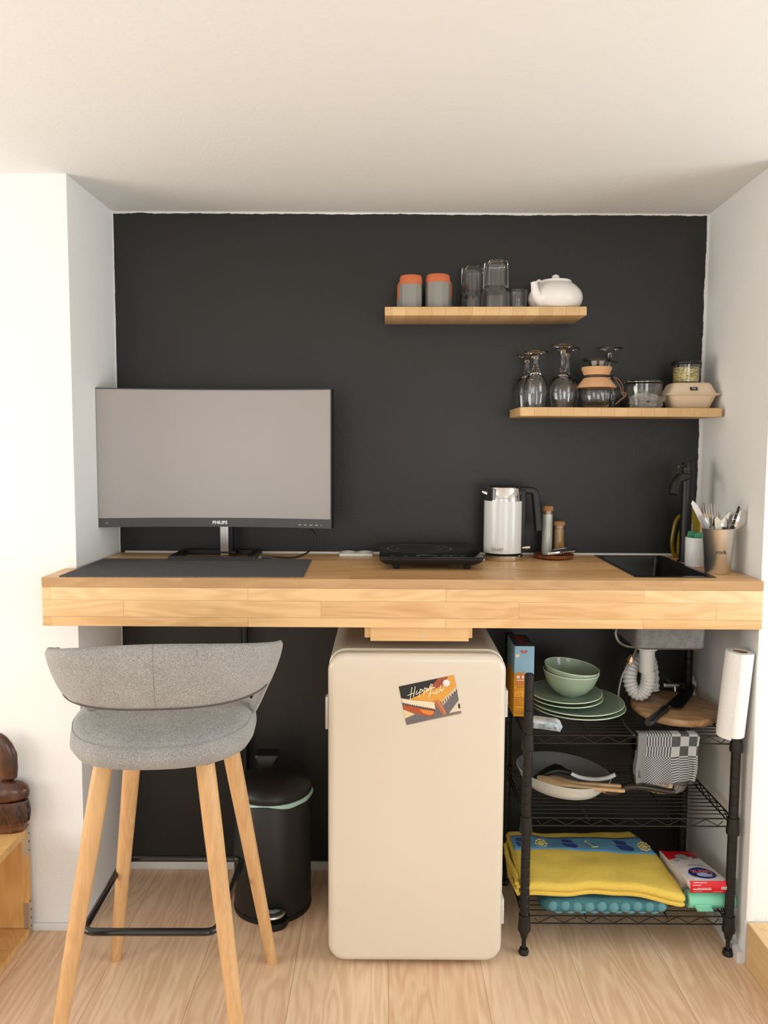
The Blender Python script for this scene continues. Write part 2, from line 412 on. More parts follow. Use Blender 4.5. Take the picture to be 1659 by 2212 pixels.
r2 = thing('power_cable', 'black cable curling from the right of the monitor stand up behind the screen', 'cable', (.45, -.09, HC))
pts = spline([az(590, 1203, HC+.006), az(615, 1204.5, HC+.004), az(640, 1203.5, HC+.005), at(665, 1193, -.10), at(680, 1176, -.09), at(682, 1160, -.085), at(676, 1148, -.08), at(668, 1135, -.08)], 6)
b = B(); tube(b, pts, .0028, 8); obj('cord', b, BLACKP, r2)
p = az(580, 1203, HC+.007); b = B(); box(b, p.x-.020, p.x+.012, p.y-.005, p.y+.005, p.z-.005, p.z+.004, .002); obj('plug', b, P('plug_dark', (.04, .04, .042, 1), .4), r2)
b = B(); box(b, p.x-.028, p.x-.020, p.y-.003, p.y+.003, p.z-.003, p.z+.003); obj('plug_tip', b, STEEL, r2, smooth=False, label='metal plug tip')
# desk mat
t = NT('grey_felt'); co = t.co(); t.set('Base Color', t.ramp(t.noise(co, 260, 4, .7), [(.3, (.055, .056, .060)), (.7, (.15, .15, .158))])); t.set('Roughness', .95); t.set('Specular IOR Level', .1); t.bump(t.noise(co, 700, 2), .6, .001)
b = B(); pm = [(.006, -.480), (.620, -.466), (.6225, -.462), (.616, -.165), (.611, -.160), (.010, -.166)]
prism(b, [(x, y, HC+.0003) for x, y in pm], (0, 0, .003)); tag(obj('desk_mat', b, t.m, smooth=False), 'dark grey felt desk mat lying in front of the monitor', 'desk mat')
# double wall socket strip lying at the back
p = at(770, 1198, -.045); r = thing('power_socket', 'flat white double power socket between monitor and hob', 'socket', (p.x, -.045, HC))
b = B(); box(b, p.x-.051, p.x+.050, -.078, -.012, HC, HC+.0095, .002); obj('housing', b, WPLAST, r)
for dx in (-.024, .026):
    b = B(); lathe(b, [(0, .006), (.014, .006), (.017, .0105), (.020, .0105), (.020, .0085), (0, .0085)], (p.x+dx, -.045, HC+.0015), 28); obj('socket_ring', b, WPLAST, r)

# ================================================================ WALL SHELVES
r = tag(obj('upper_shelf', box(B(), -.2872, .2872, -.170, -.0005, -.0125, .0125, .0022), SHELFW), 'short floating wooden shelf holding mugs, tumblers and the white teapot', 'shelf')
r.location = (1.1137, 0, 1.7468); r.rotation_euler = (0, R(-.35), 0)
Z1S = 1.7595
r = tag(obj('lower_shelf', box(B(), 1.2125, 1.7885, -.190, -.0005, 1.4500, 1.4755, .0022), SHELFW), 'floating wooden shelf by the right wall holding wine glasses and coffee pot', 'shelf')
Z2S = 1.4757

# ---- mugs (upside down, terracotta foot, grey glaze on a faceted body)
GLAZE = P('grey_speckled_glaze', srgb(140, 138, 133), .5, vary=.12, vscale=120)
TERRA = P('terracotta', srgb(205, 112, 72), .85, vary=.2, vscale=90)
def mug(px, top_y, Y, wpx, split_y, label, rot=0):
    c = at(px, top_y, Y); k = (Y-CAM.y)/FPX*1.0; rad = wpx*k/2; h = c.z-Z1S; hs = at(px, split_y, Y).z-Z1S
    r = thing('mug', label, 'mug', (c.x, Y, Z1S+.0003), (0, 0, rot), 'grey and terracotta mugs on the upper shelf')
    fac = lambda q, z, a: q*(cos(pi/10)/cos((a % (2*pi/10))-pi/10))
    b = B(); lathe(b, [(rad-.004, h*.3), (rad-.004, 0), (rad*1.0, 0), (rad*1.01, .002), (rad, hs)], (0, 0, 0), 60, facet=lambda q, z, a: fac(q, z, a) if q > rad-.002 else q); obj('glazed_body', b, GLAZE, r, local=True, sharp=12)
    b = B(); lathe(b, [(rad*.985, hs-.002), (rad*.99, hs), (rad*.985, h-.012), (rad*.955, h-.005), (rad*.89, h-.0005), (rad*.8, h), (0, h)], (0, 0, 0), 40); obj('terracotta_foot', b, TERRA, r, local=True)
mug(888, 597, -.115, 49, 616, 'grey mug with short orange foot, front left of the upper shelf', .1)
mug(946, 595, -.115, 52, 612, 'slightly taller grey mug beside the glasses, front right of the four')
mug(884, 611, -.042, 51.5, 646, 'mug half hidden behind the front left mug, wide orange band')
mug(951, 609, -.042, 52, 645, 'mug half hidden behind the front right mug, wide orange band')

# ---- tumblers
def tumbler(px, top_y, Y, wb, wt, step_y, label):
    c = at(px, top_y, Y); k = (Y-CAM.y)/FPX; rb = wb*k/2; rt = wt*k/2; h = c.z-Z1S; hs = at(px, step_y, Y).z-Z1S
    r = thing('tumbler', label, 'glass', (c.x, Y, Z1S+.0003), (0, 0, .3), 'upturned faceted tumblers on the upper shelf')
    fac = lambda q, z, a: q*(cos(pi/9)/cos((a % (2*pi/9))-pi/9)) if z > hs and q > rt*.86 else q
    prof = [(0, h-.014), (rt*.78, h-.014), (rt*.84, hs+.01), (rb*.90, hs-.006), (rb*.93, 0), (rb*.975, -0.0), (rb, .003), (rb*.985, hs-.006), (rt*1.06, hs+.004), (rt*1.0, h-.008), (rt*.93, h-.001), (rt*.80, h), (0, h)]
    b = B(); lathe(b, prof, (0, 0, 0), 72, facet=fac); obj('glass_body', b, GLASS, r, local=True, sharp=14)
tumbler(1021, 577, -.048, 52, 46, 637, 'shorter faceted clear tumbler turned upside down next to the mugs')
tumbler(1072, 565, -.116, 60, 51, 628, 'taller faceted clear tumbler turned upside down in the middle of the shelf')
c = at(1119, 628, -.10); b = B(); h = c.z-Z1S; lathe(b, [(0, .006), (.022, .006), (.0255, h), (.0272, h), (.0262, .01), (.0235, 0), (0, 0)], (c.x, -.10, Z1S+.0003), 48)
tag(obj('small_bowl_glass', b, GLASS), 'small low clear glass between the tall tumbler and the teapot', 'glass')

# ---- teapot
TEA = P('white_porcelain', (.83, .80, .76, 1), .28)
p = at(1199, 650, -.105); cx = p.x; r = thing('teapot', 'squat white porcelain teapot without handle at the right end of upper shelf', 'teapot', (cx, -.105, Z1S))
k = (2.376)/FPX
zt = lambda y: at(1199, y, -.105).z
b = B(); top = zt(612); Ht = top-Z1S; lathe(b, [(0, Z1S+.0005), (.052, Z1S+.0005)]+[(q_, Z1S+Ht*f_) for q_, f_ in ((.0615, .05), (.069, .13), (.0755, .25), (.0785, .38), (.0785, .50), (.0755, .63), (.070, .74), (.062, .85), (.053, .94), (.045, 1.0))]+[(.040, top-.006), (0, top-.02)], (cx, -.105, 0), 64); body = obj('body', b, TEA, r, sharp=60)
b = B(); lathe(b, [(0, top-.004), (.045, top-.004), (.0465, top+.001), (.0445, top+.006), (.03, top+.0085), (.008, top+.010), (.0075, top+.011)], (cx, -.105, 0), 48); lid = obj('lid', b, TEA, r)
kz = top+.0165; b = B(); lathe(b, [(0, -.0095)]+[(.0112*sin(pi*i/10), -.0085*cos(pi*i/10)) for i in range(1, 10)]+[(0, .0095)], (cx, -.105, kz), 24); obj('knob', b, TEA, lid)
b = B(); pts = spline([(cx-.048, -.14, Z1S+.020), (cx-.060, -.152, Z1S+.030), (cx-.068, -.158, Z1S+.045), (cx-.072, -.160, Z1S+.060), (cx-.0755, -.161, Z1S+.071)], 6)
n = len(pts); tube(b, pts, [.0185-(.0115)*(i/(n-1))**.8 for i in range(n)], 18); obj('spout', b, TEA, r)
b = B(); tube(b, spline([(cx-.050, -.105, top-.014), (cx-.054, -.105, top+.001), (cx-.048, -.105, top+.007), (cx-.042, -.105, top+.002), (cx-.040, -.105, top-.010)], 5), .0045, 10); obj('handle_lug', b, TEA, r)

# ---- wine glasses (standing on their rims)
def wine(px, foot_y, Y, foot_r, bowl_r, rim_r, neck_y, label, stem_r=.0042, dx=0):
    c = at(px, foot_y, Y); h = c.z-Z2S; hn = at(px, neck_y, Y).z-Z2S
    r = thing('wine_glass', label, 'wine glass', (c.x, Y, Z2S+.0003), (0, 0, 0), 'upturned wine glasses on the lower shelf')
    w = .0012
    outer = [(rim_r, 0), (rim_r+(bowl_r-rim_r)*.6, hn*.18), (bowl_r, hn*.42), (bowl_r*.95, hn*.62), (bowl_r*.74, hn*.82), (bowl_r*.42, hn*.95), (stem_r*1.9, hn*1.03)]
    hi = h-.004
    stem = [(stem_r*1.15, hn+(hi-hn)*.25), (stem_r, hn+(hi-hn)*.6), (stem_r*1.5, hn+(hi-hn)*.86), (foot_r*.45, hi-.002), (foot_r*.97, hi), (foot_r, hi+.0018), (foot_r*.96, h), (0, h+.0005)]
    inner = [(0, hn*.95), (bowl_r*.30, hn*.90), (bowl_r*.68, hn*.80), (bowl_r*.95-w, hn*.60), (bowl_r-w, hn*.42), (rim_r+(bowl_r-rim_r)*.6-w, hn*.18), (rim_r-w, 0)]
    b = B(); lathe(b, inner+outer+stem, (0, 0, 0), 56); obj('glass_body', b, GLASS, r, local=True, sharp=60)
wine(1158, 760, -.115, .0345, .0345, .029, 800, 'short stemmed wine glass in front at the left end of the shelf', .0055)
wine(1139, 768, -.050, .0335, .0350, .029, 808, 'short stemmed wine glass behind the front one at the left shelf end', .0055)
wine(1217, 746, -.120, .0365, .0400, .031, 806, 'tall stemmed wine glass in front, left of the coffee pot', .0052)
wine(1227, 753, -.048, .0365, .0400, .031, 812, 'tall stemmed wine glass standing behind the other tall one, left of the pot')
wine(1318, 752, -.042, .0365, .0400, .031, 812, 'wine glass standing behind the cork-collared coffee pot')

# ---- coffee pot with cork collar
def zc(y, Y=-.130): return at(1287, y, Y).z
p = at(1287.5, 850, -.130); cx, cy = p.x, -.130; k = 2.366/FPX
r = thing('coffee_pot', 'glass pour-over coffee pot with cork collar and leather tie', 'coffee pot', (cx, cy, Z2S))
zz = [zc(y) for y in (779, 792, 813, 838)]
og = [(0, Z2S+.0005), (.028, Z2S+.0005), (.036, Z2S+.006), (.0425, Z2S+.022), (.0425, zz[3]-.010), (.039, zz[3]), (.026, zz[2]-.012), (.0225, zz[2]), (.030, zz[1]), (.0355, zz[0])]
ig = [(.0343, zz[0]), (.0288, zz[1]), (.0213, zz[2]), (.0248, zz[2]-.012), (.0378, zz[3]), (.0411, zz[3]-.010), (.0411, Z2S+.022), (.0346, Z2S+.0075), (.027, Z2S+.0025), (0, Z2S+.0025)]
b = B(); lathe(b, og+ig, (cx, cy, 0), 56); obj('glass_body', b, GLASS, r)
b = B(); lathe(b, [(.0305, zz[1]-.002), (.0425, zz[1]-.002), (.0435, zz[1]-.006), (.036, zz[2]+.003), (.0255, zz[2]+.001), (.0305, zz[1]-.002)], (cx, cy, 0), 48); obj('cork_collar', b, CORK, r)
b = B(); lathe(b, [(.028, zz[2]-.004), (.036, zz[2]-.005), (.0575*.98, zz[3]+.003), (.0565, zz[3]), (.0445, zz[3]-.0005), (.028, zz[2]-.004)], (cx, cy, 0), 48); obj('cork_collar', b, CORK, r)
b = B(); lathe(b, [(.026, zz[2]-.004), (.0345, zz[2]-.0035), (.0345, zz[2]+.0015), (.026, zz[2]+.002)], (cx, cy, 0), 40); obj('leather_band', b, P('dark_leather', (.05, .022, .016, 1), .5), r)
LEA = P('mauve_leather', srgb(128, 92, 82), .7)
b = B()
bd = at(1323, 814, -.13); tube(b, spline([bd, at(1334, 818, -.135), at(1344, 832, -.135), at(1346, 848, -.135), at(1348, 856, -.135)], 6), .0018, 8)
tube(b, spline([bd, at(1330, 820, -.138), at(1340, 836, -.138), at(1343, 850, -.138), at(1349, 857, -.138)], 6), .0018, 8)
tube(b, spline([at(1344, 848, -.136), at(1352, 850, -.140), at(1349, 857, -.138), at(1340, 864, -.138), at(1330, 873, -.138)], 6), [.0024]*24+[.0028], 8)
obj('leather_tie', b, LEA, r)
b = B(); bmesh.ops.create_uvsphere(b, u_segments=14, v_segments=10, radius=.005, matrix=Matrix.Translation(bd)); obj('tie_bead', b, BLACKP, r)
b = B(); q = zz[0]; lathe(b, [(.0345, q-.001), (.0385, q-.001), (.0395, q+.002), (.0385, q+.005), (.030, q+.006), (.027, q+.003), (.018, q-.028), (.015, q-.028), (.025, q+.001), (.0345, q-.001)], (cx, cy, 0), 48)
box(b, cx+.034, cx+.060, cy-.008, cy+.008, q+.000, q+.004, .0015, M=Matrix.Translation((cx+.03, 0, q)) @ Matrix.Rotation(R(12), 4, 'Y') @ Matrix.Translation((-cx-.03, 0, -q)))
obj('filter', b, BLACKP, r, label='black permanent filter with a small side handle')
b = B()
for a in (-120, -75): 
    for da in range(-14, 15, 7):
        aa = R(a+da)
    ring = []
    rings = []
    for zq, rq in ((q-.003, .0305), (q-.017, .0262)):
        rings.append([Vector((cx+(rq)*cos(R(a+d)), cy+(rq)*sin(R(a+d)), zq)) for d in range(-15, 16, 5)]+[Vector((cx+(rq-.001)*cos(R(a+d)), cy+(rq-.001)*sin(R(a+d)), zq)) for d in range(15, -16, -5)])
    loft(b, rings)
obj('filter_mesh', b, P('filter_mesh', (.45, .42, .38, 1), .5, .3), r, label='pale mesh windows of the filter')

# ---- glass jar with bag of coffee inside, half wrapped
p = at(1390, 850, -.105); cx, cy = p.x, -.105; zt = lambda y: at(1390, y, -.105).z
r = thing('food_jar', 'glass storage bowl with thick glass lid and crumpled clear film', 'jar', (cx, cy, Z2S))
H = zt(831)
b = B(); lathe(b, [(0, Z2S+.0005), (.046, Z2S+.0005), (.049, Z2S+.004), (.0535, H), (.0515, H), (.047, Z2S+.006), (0, Z2S+.004)], (cx, cy, 0), 48); obj('glass_bowl', b, THIN, r)
b = B(); lathe(b, [(0, H+.002), (.053, H+.0015), (.0565, H+.003), (.0570, H+.007), (.054, H+.0105), (.035, H+.010), (0, H+.009)], (cx, cy, 0), 48); obj('glass_lid', b, glass('green_tinted_glass', (.80, .90, .80, 1)), r)
b = B(); lathe(b, [(0, Z2S+.0045), (.045, Z2S+.005), (.0465, Z2S+.010), (.045, Z2S+.028), (.03, Z2S+.033), (0, Z2S+.030)], (cx, cy, 0), 40, facet=lambda q, z, a: q*(1+.04*sin(3*a)+.03*sin(7*a))); obj('contents', b, P('coffee_grounds', (.045, .022, .014, 1), .7, vary=.6, vscale=200), r)
t = NT('cling_film'); t.set('Base Color', (1, 1, 1, 1)); t.set('Roughness', .10); t.set('Alpha', .30); t.set('Metallic', .3); t.set('Specular IOR Level', 1); t.bump(t.noise(t.co(), 90, 4, .6, 1.5), 1, .01)
b = B()
def film(u, v):
    a = R(-150+165*u); rad = .0510+.0045*v+.0025*sin(9*a)+.007*noise.noise(Vector((u*9, v*6, 1)))+(.016*(u-.6)*2.5*v if u > .6 else 0)
    return Vector((cx+rad*cos(a), cy+rad*sin(a), Z2S+.002+v*(.030+.016*u+.008*sin(7*u))+.003*noise.noise(Vector((u*9, v*5, 4)))*v))
grid(b, film, 90, 24); obj('plastic_film', b, t.m, r, sharp=0)

# ---- beige take-away clamshell with TEA label
p = at(1486.5, 850, -.105); cx, cy = p.x, -.105
PULP = P('moulded_pulp', srgb(222, 200, 172), .8, bump=(240, .3, .002))
r = thing('pulp_container', 'beige moulded pulp clamshell box labelled TEA on the lower shelf', 'box', (cx, cy, Z2S))
zt = lambda y: at(1486, y, -.150).z
def rr_ring(w, d, rad, z, ox=0, oy=0): return [Vector((cx+ox+a, cy+oy+c_, z)) for a, c_ in rrect(w, d, rad)]
zf = zt(853); ztop = zt(826)
b = B(); loft(b, [rr_ring(.102, .076, .018, Z2S+.0005), rr_ring(.110, .084, .02, Z2S+.004), rr_ring(.134, .108, .022, zf-.002), rr_ring(.152, .124, .02, zf-.001), rr_ring(.152, .124, .02, zf+.001), rr_ring(.12, .10, .02, zf+.001)], cap1=True); obj('tray', b, PULP, r)
b = B(); loft(b, [rr_ring(.157, .128, .02, zf+.0015), rr_ring(.157, .128, .02, zf+.0035), rr_ring(.137, .110, .022, zf+.005), rr_ring(.112, .088, .02, ztop-.004), rr_ring(.102, .078, .018, ztop), rr_ring(.06, .04, .012, ztop+.0005)]); lid = obj('lid', b, PULP, r)
q = at(1499, 839.5, -.158); M = Matrix.Translation(q) @ Matrix.Rotation(R(-28), 4, 'X')
b = B(); box(b, -.0107, .0107, -.0006, .0006, -.0052, .0052, M=M); obj('label_tape', b, BLACKP, r, smooth=False)
b = text_bm('TEA', .0072, .0002, lambda c: M @ Vector((c.x, -.0009-c.z, c.y))); obj('label_text', b, INK, r)
# ---- jar of seeds on top
q = at(1482.5, 800, -.10); jx = q.x; jz = ztop+.0008; zt = lambda y: at(1484, y, -.10).z; H = zt(789)
r = thing('storage_jar', 'small glass jar of pale dried flakes with black lid standing on the pulp box', 'jar', (jx, -.10, jz))
b = B(); lathe(b, [(0, jz), (.034, jz), (.037, jz+.003), (.039, H), (.0375, H), (.0355, jz+.0045), (0, jz+.003)], (jx, -.10, 0), 44); obj('glass_body', b, THIN, r)
t = NT('seeds'); vo = t.n('ShaderNodeTexVoronoi', ins={'Vector': t.mapped((1, 1, 1.6)), 'Scale': 210}); t.set('Base Color', t.ramp(t.n('ShaderNodeSeparateColor', ins={0: vo.outputs['Color']}).outputs[0], [(0, srgb(120, 104, 48)), (.5, srgb(196, 180, 112)), (1, srgb(228, 214, 160))])); t.set('Roughness', .6); t.bump(vo.outputs['Distance'], 1, .002)
b = B(); lathe(b, [(0, jz+.0035), (.0345, jz+.0035), (.0362, jz+.006), (.0368, H-.008), (.02, H-.004), (0, H-.006)], (jx, -.10, 0), 40); obj('seed_filling', b, t.m, r)
b = B(); lathe(b, [(0, H+.001), (.0405, H+.0005), (.0425, H+.002), (.0425, H+.008), (.040, H+.0105), (0, H+.0105)], (jx, -.10, 0), 44); obj('lid', b, BLACKP, r)

# ================================================================ THINGS ON THE WORKTOP
# ---- induction hob
r = thing('induction_hob', 'portable black induction hob on short feet in the middle of the worktop', 'hob', (.955, -.22, HC))
hz = 1.0655; hx0, hx1, hy0, hy1 = .8155, 1.0985, -.345, -.045
b = B(); box(b, hx0, hx1, hy0, hy1, hz-.004, hz, .0015); top = obj('glass_top', b, BLACKG, r)
b = B()
def hring(i, z): return [Vector(((hx0+hx1)/2+a, (hy0+hy1)/2+c_, z)) for a, c_ in rrect(hx1-hx0-2*i, hy1-hy0-2*i, .014)]
loft(b, [hring(.030, HC+.0125), hring(.016, HC+.014), hring(.004, HC+.022), hring(0, HC+.028), hring(0, hz-.0045)]); obj('housing', b, BLACKP, r)
for fx in (.862, 1.056):
    for fy in (-.312, -.08):
        b = B(); lathe(b, [(0, HC+.0004), (.009, HC+.0004), (.0115, HC+.013), (0, HC+.013)], (fx, fy, 0), 18); obj('foot', b, BLACKP, r)
HP = P('hob_print', (.20, .20, .20, 1), .4)
def ringmesh(b, c, r0, r1, z, n=90): loft(b, [[c+Vector((q*cos(2*pi*i/n), q*sin(2*pi*i/n), z)) for i in range(n)] for q in (r0, r1)], cap0=False, cap1=False)
hc = Vector((.930, -.175, 0))
b = B(); ringmesh(b, hc, .0905, .0925, hz+.0003); ringmesh(b, hc, .060, .0655, hz+.0003); obj('cooking_zone_ring', b, P('hob_ring', (.09, .09, .09, 1), .4), top)
b = B(); ringmesh(b, hc, .0920, .0932, hz+.0004); obj('zone_outline', b, P('hob_line', (.42, .42, .42, 1), .4), top)
b = B()
for x, w_ in ((.845, .012), (.882, .012), (.915, .010), (.962, .012), (.99, .006), (1.003, .012), (1.035, .012)): obj('touch_key', box(B(), x, x+w_, -.3285, -.3260, hz, hz+.0003), HP, top, smooth=False)
for q in range(4): obj('touch_key', box(B(), .985+q*.012, .991+q*.012, -.316, -.314, hz, hz+.0003), HP, top, smooth=False)
box(b, .915, .965, -.3135, -.3117, hz, hz+.0003); box(b, .915, .917, -.3165, -.3117, hz, hz+.0003); box(b, .963, .965, -.3165, -.3117, hz, hz+.0003); obj('display_outline', b, HP, top, smooth=False)
obj('display_bar', box(B(), .920, .950, -.305, -.3032, hz, hz+.0003), HP, top, smooth=False)
b = B(); box(b, hx1-.001, hx1+.0012, -.335, -.06, hz-.012, hz-.006, .0005); obj('side_trim', b, STEEL, r)

# ---- kettle
KX, KY = .0, -.115
p = at(1086, 1200, KY); KX = p.x; ktop = at(1086, 1052, KY).z
r = thing('electric_kettle', 'tall white electric kettle with steel rim and black handle', 'kettle', (KX, KY, HC))
b = B(); lathe(b, [(0, HC+.0005), (.055, HC+.0005), (.0565, HC+.003), (.0565, HC+.014), (.054, HC+.0165), (0, HC+.0165)], (KX+.003, KY, 0), 64); obj('power_base', b, P('polished_steel', (.70, .69, .67, 1), .12, 1), r)
zs = at(1086, 1083, KY-.05).z; zb = HC+.019
b = B(); lathe(b, [(0, zb), (.0525, zb), (.054, zb+.003), (.0545, zs)], (KX, KY, 0), 64)
lathe(b, [(0, zs+.001), (.0545, zs), (.052, ktop-.004), (.050, ktop), (.045, ktop+.0015), (0, ktop+.001)], (KX, KY, 0), 64, mi=1)
obj('body', b, [BLACKP, P('polished_steel_upper', (.72, .71, .69, 1), .07, 1)], r)
# white wrap-around shell: covers the camera side, open towards the handle
b = B()
def shell(r0, r1, z0, z1, a0, a1, n=48):
    rings = []
    for i in range(n+1):
        a = R(a0+(a1-a0)*i/n); c_, s_ = cos(a), sin(a)
        rings.append([Vector((KX+q*c_, KY+q*s_, z)) for q, z in ((r0, z0), (r1, z0+.001), (r1, z1-.001), (r0, z1))])
    loft(b, rings)
shell(.0545, .0575, zb+.003, zs, -215, -32); obj('white_shell', b, P('kettle_white', (.70, .69, .67, 1), .22), r, label='glossy white outer shell')
b = B(); shell(.0525, .0548, zs+.001, ktop-.004, -200, -125, 20); obj('water_gauge', b, P('dark_acrylic', (.03, .03, .032, 1), .1), r)
b = text_bm('GRAEF', .0125, .0003, lambda c: Vector((KX+(.0578+c.z)*cos(R(-90)+(c.x-.026)/.0578), KY+(.0578+c.z)*sin(R(-90)+(c.x-.026)/.0578), zb+.016+c.y)), bold=.0003); obj('brand_lettering', b, P('grey_print', (.30, .30, .30, 1), .4, .3), r)
b = B()
for s in spline([(KX-.050, KY-.004, ktop-.018), (KX-.062, KY-.004, ktop-.013)], 3)[:1]: pass
tube(b, [(KX-.050, KY-.008, ktop-.020), (KX-.060, KY-.008, ktop-.0165), (KX-.066, KY-.008, ktop-.0135)], [.009, .0065, .0045], 14); obj('spout', b, CHROME, r)
b = B()
hp = spline([(KX+.035, KY, ktop-.010), (KX+.060, KY, ktop-.009), (KX+.084, KY, ktop-.011), (KX+.0925, KY, ktop-.019), (KX+.096, KY, ktop-.045), (KX+.100, KY, ktop-.080), (KX+.1045, KY, ktop-.128)], 6)
fr = []
for i, q in enumerate(hp):
    tq = (hp[min(i+1, len(hp)-1)]-hp[max(i-1, 0)]).normalized(); nn = Vector((tq.z, 0, -tq.x)); h_ = .0115 if i < 26 else .0105
    fr.append([q+nn*a+Vector((0, c_, 0)) for a, c_ in rrect(.021, .024, .006, 4)])
loft(b, fr); obj('handle', b, BLACKP, r, sharp=50)
b = B(); box(b, KX+.042, KX+.064, KY-.016, KY+.016, zb+.002, ktop-.006, .006, 3); obj('handle_spine', b, BLACKP, r)
b = B(); tube(b, [(KX+.055, KY-.012, HC+.036), (KX+.078, KY-.014, HC+.038)], [.0045, .0055], 12); obj('switch_lever', b, CHROME, r)
b = B(); lathe(b, [(0, ktop+.001), (.043, ktop+.001), (.044, ktop+.0035), (.030, ktop+.0045), (0, ktop+.0045)], (KX, KY, 0), 40); obj('lid', b, BLACKP, r)

# ---- saucer with two corked vials and a corkscrew
SXC, SYC = at(1196, 1200, -.085).x, -.085
b = B(); lathe(b, [(0, .0005), (.045, .0005), (.058, .004), (.0605, .0125), (.058, .0135), (.054, .0075), (0, .0065)], (0, 0, 0), 56)
o = tag(obj('wooden_saucer', b, DARKW), 'round dark wooden saucer under the two corked vials', 'saucer'); o.location = (SXC, SYC, HC)
def vial(px, y_top, y_split, wpx, Y, mat, label, clabel):
    c = at(px, y_top, Y); k = (Y-CAM.y)/FPX; rad = wpx*k/2; z0 = HC+.0075; h = c.z-z0; hs = at(px, y_split, Y).z-z0
    r = thing('spice_vial', label, 'vial', (c.x, Y, z0), group=None)
    b = B(); lathe(b, [(0, .0005), (rad-.002, .0005), (rad, .003), (rad, hs+.008), (rad-.0012, hs+.008), (rad-.0012, .003), (0, .0025)], (0, 0, 0), 32); obj('glass_tube', b, THIN, r, local=True)
    b = B(); lathe(b, [(0, .003), (rad-.0014, .003), (rad-.0014, hs-.002), (0, hs-.001)], (0, 0, 0), 28); obj('filling', b, mat, r, local=True)
    b = B(); lathe(b, [(0, hs), (rad-.0016, hs), (rad-.0016, hs+.0085), (rad+.0004, hs+.009), (rad+.0004, h-.001), (rad-.001, h), (0, h)], (0, 0, 0), 28); obj('cork', b, CORK2, r, local=True)
vial(1183, 1093, 1109, 24.5, -.075, P('white_salt', (.80, .78, .73, 1), .9, bump=(500, .5, .002)), 'taller glass vial of white granules with a cork stopper', '')
vial(1208.5, 1126, 1141, 24.5, -.066, P('brown_sugar', srgb(205, 160, 98), .9, vary=.35, vscale=500), 'shorter glass vial with golden brown filling and a cork stopper', '')
r = thing('waiters_corkscrew', 'folded black and silver corkscrew lying across the wooden saucer', 'corkscrew', (SXC+.02, SYC-.04, HC+.014))
q0, q1 = at(1178, 1195, -.135), at(1245, 1188, -.112)
b = B(); d = (q1-q0); M = Matrix.Translation(q0) @ Matrix.Rotation(atan2(d.y, d.x), 4, 'Z') @ Matrix.Rotation(-atan2(d.z, d.to_2d().length), 4, 'Y'); L_ = d.length
box(b, .020, L_, -.004, .004, .000, .008, .0018, M=M); obj('handle', b, BLACKP, r)
b = B(); box(b, .005, .048, -.0065, -.0045, -.006, .0018, .0006, M=M); obj('lever', b, CHROME, r)
b = B(); tube(b, [M @ Vector((.052+.040*i/60, -.006+.0018*cos(i*.7), -.0022+.0018*sin(i*.7))) for i in range(60)], .0009, 6); obj('screw_worm', b, CHROME, r)
b = B(); box(b, .026, .070, -.001, .001, .008, .0095, .0004, M=M); obj('blade', b, STEEL, r)

# ---- sink
SINKM = P('black_coated_steel', (.013, .013, .014, 1), .22, .3)
r = thing('kitchen_sink', 'small rectangular black inset sink at the right end of the worktop', 'sink', (1.583, -.23, HC))
b = B()
def sring(w, d, rad, z): return [Vector(((SX0+SX1)/2+a, (SY0+SY1)/2+c_, z)) for a, c_ in rrect(w, d, rad)]
Wd, Dp = SX1-SX0, SY1-SY0
loft(b, [sring(Wd, Dp, .004, HC+.0003), sring(Wd, Dp, .004, HC+.002), sring(Wd-.022, Dp-.030, .012, HC+.002), sring(Wd-.030, Dp-.038, .016, HC-.004), sring(Wd-.034, Dp-.044, .02, .845), sring(Wd-.05, Dp-.06, .02, .838), sring(.05, .05, .02, .836)], cap0=False, cap1=True)
o = obj('bowl', b, SINKM, r)
b = B(); loft(b, [sring(Wd-.026, Dp-.034, .015, .902), sring(Wd-.026, Dp-.036, .018, .838), sring(Wd-.040, Dp-.050, .02, .832), sring(.05, .05, .02, .831)], cap0=False, cap1=True)
# deeper rear basin belly seen from below
t = NT('galvanised_underside'); t.set('Base Color', t.ramp(t.noise(t.co(), 60, 5, .7), [(.35, (.10, .10, .10)), (.72, (.17, .168, .165)), (.78, (.5, .5, .5))])); t.set('Metallic', .2); t.set('Roughness', .45)
obj('underside', b, t.m, r, label='grey speckled outer shell of the basin under the worktop')
q = (SX0+.022, -.22, HC-.035); b = B(); box(b, q[0]-.002, q[0]+.0015, -.275, -.20, q[2]-.013, q[2]+.011, .004); obj('overflow_plate', b, P('overflow_grey', (.10, .10, .10, 1), .3, .8), r)
b = B(); lathe(b, [(0, .004), (.006, .004), (.010, .002), (.011, 0), (0, 0)], (q[0]+.0015, -.237, q[2]), 20, rot_to((1, 0, 0))); obj('overflow_cap', b, CHROME, r, label='chrome overflow cap')
b = B(); lathe(b, [(0, .8375), (.030, .8375), (.032, .8395), (.026, .8405), (0, .839)], ((SX0+SX1)/2, -.22, 0), 32); obj('drain', b, STEEL, r, label='steel drain strainer')

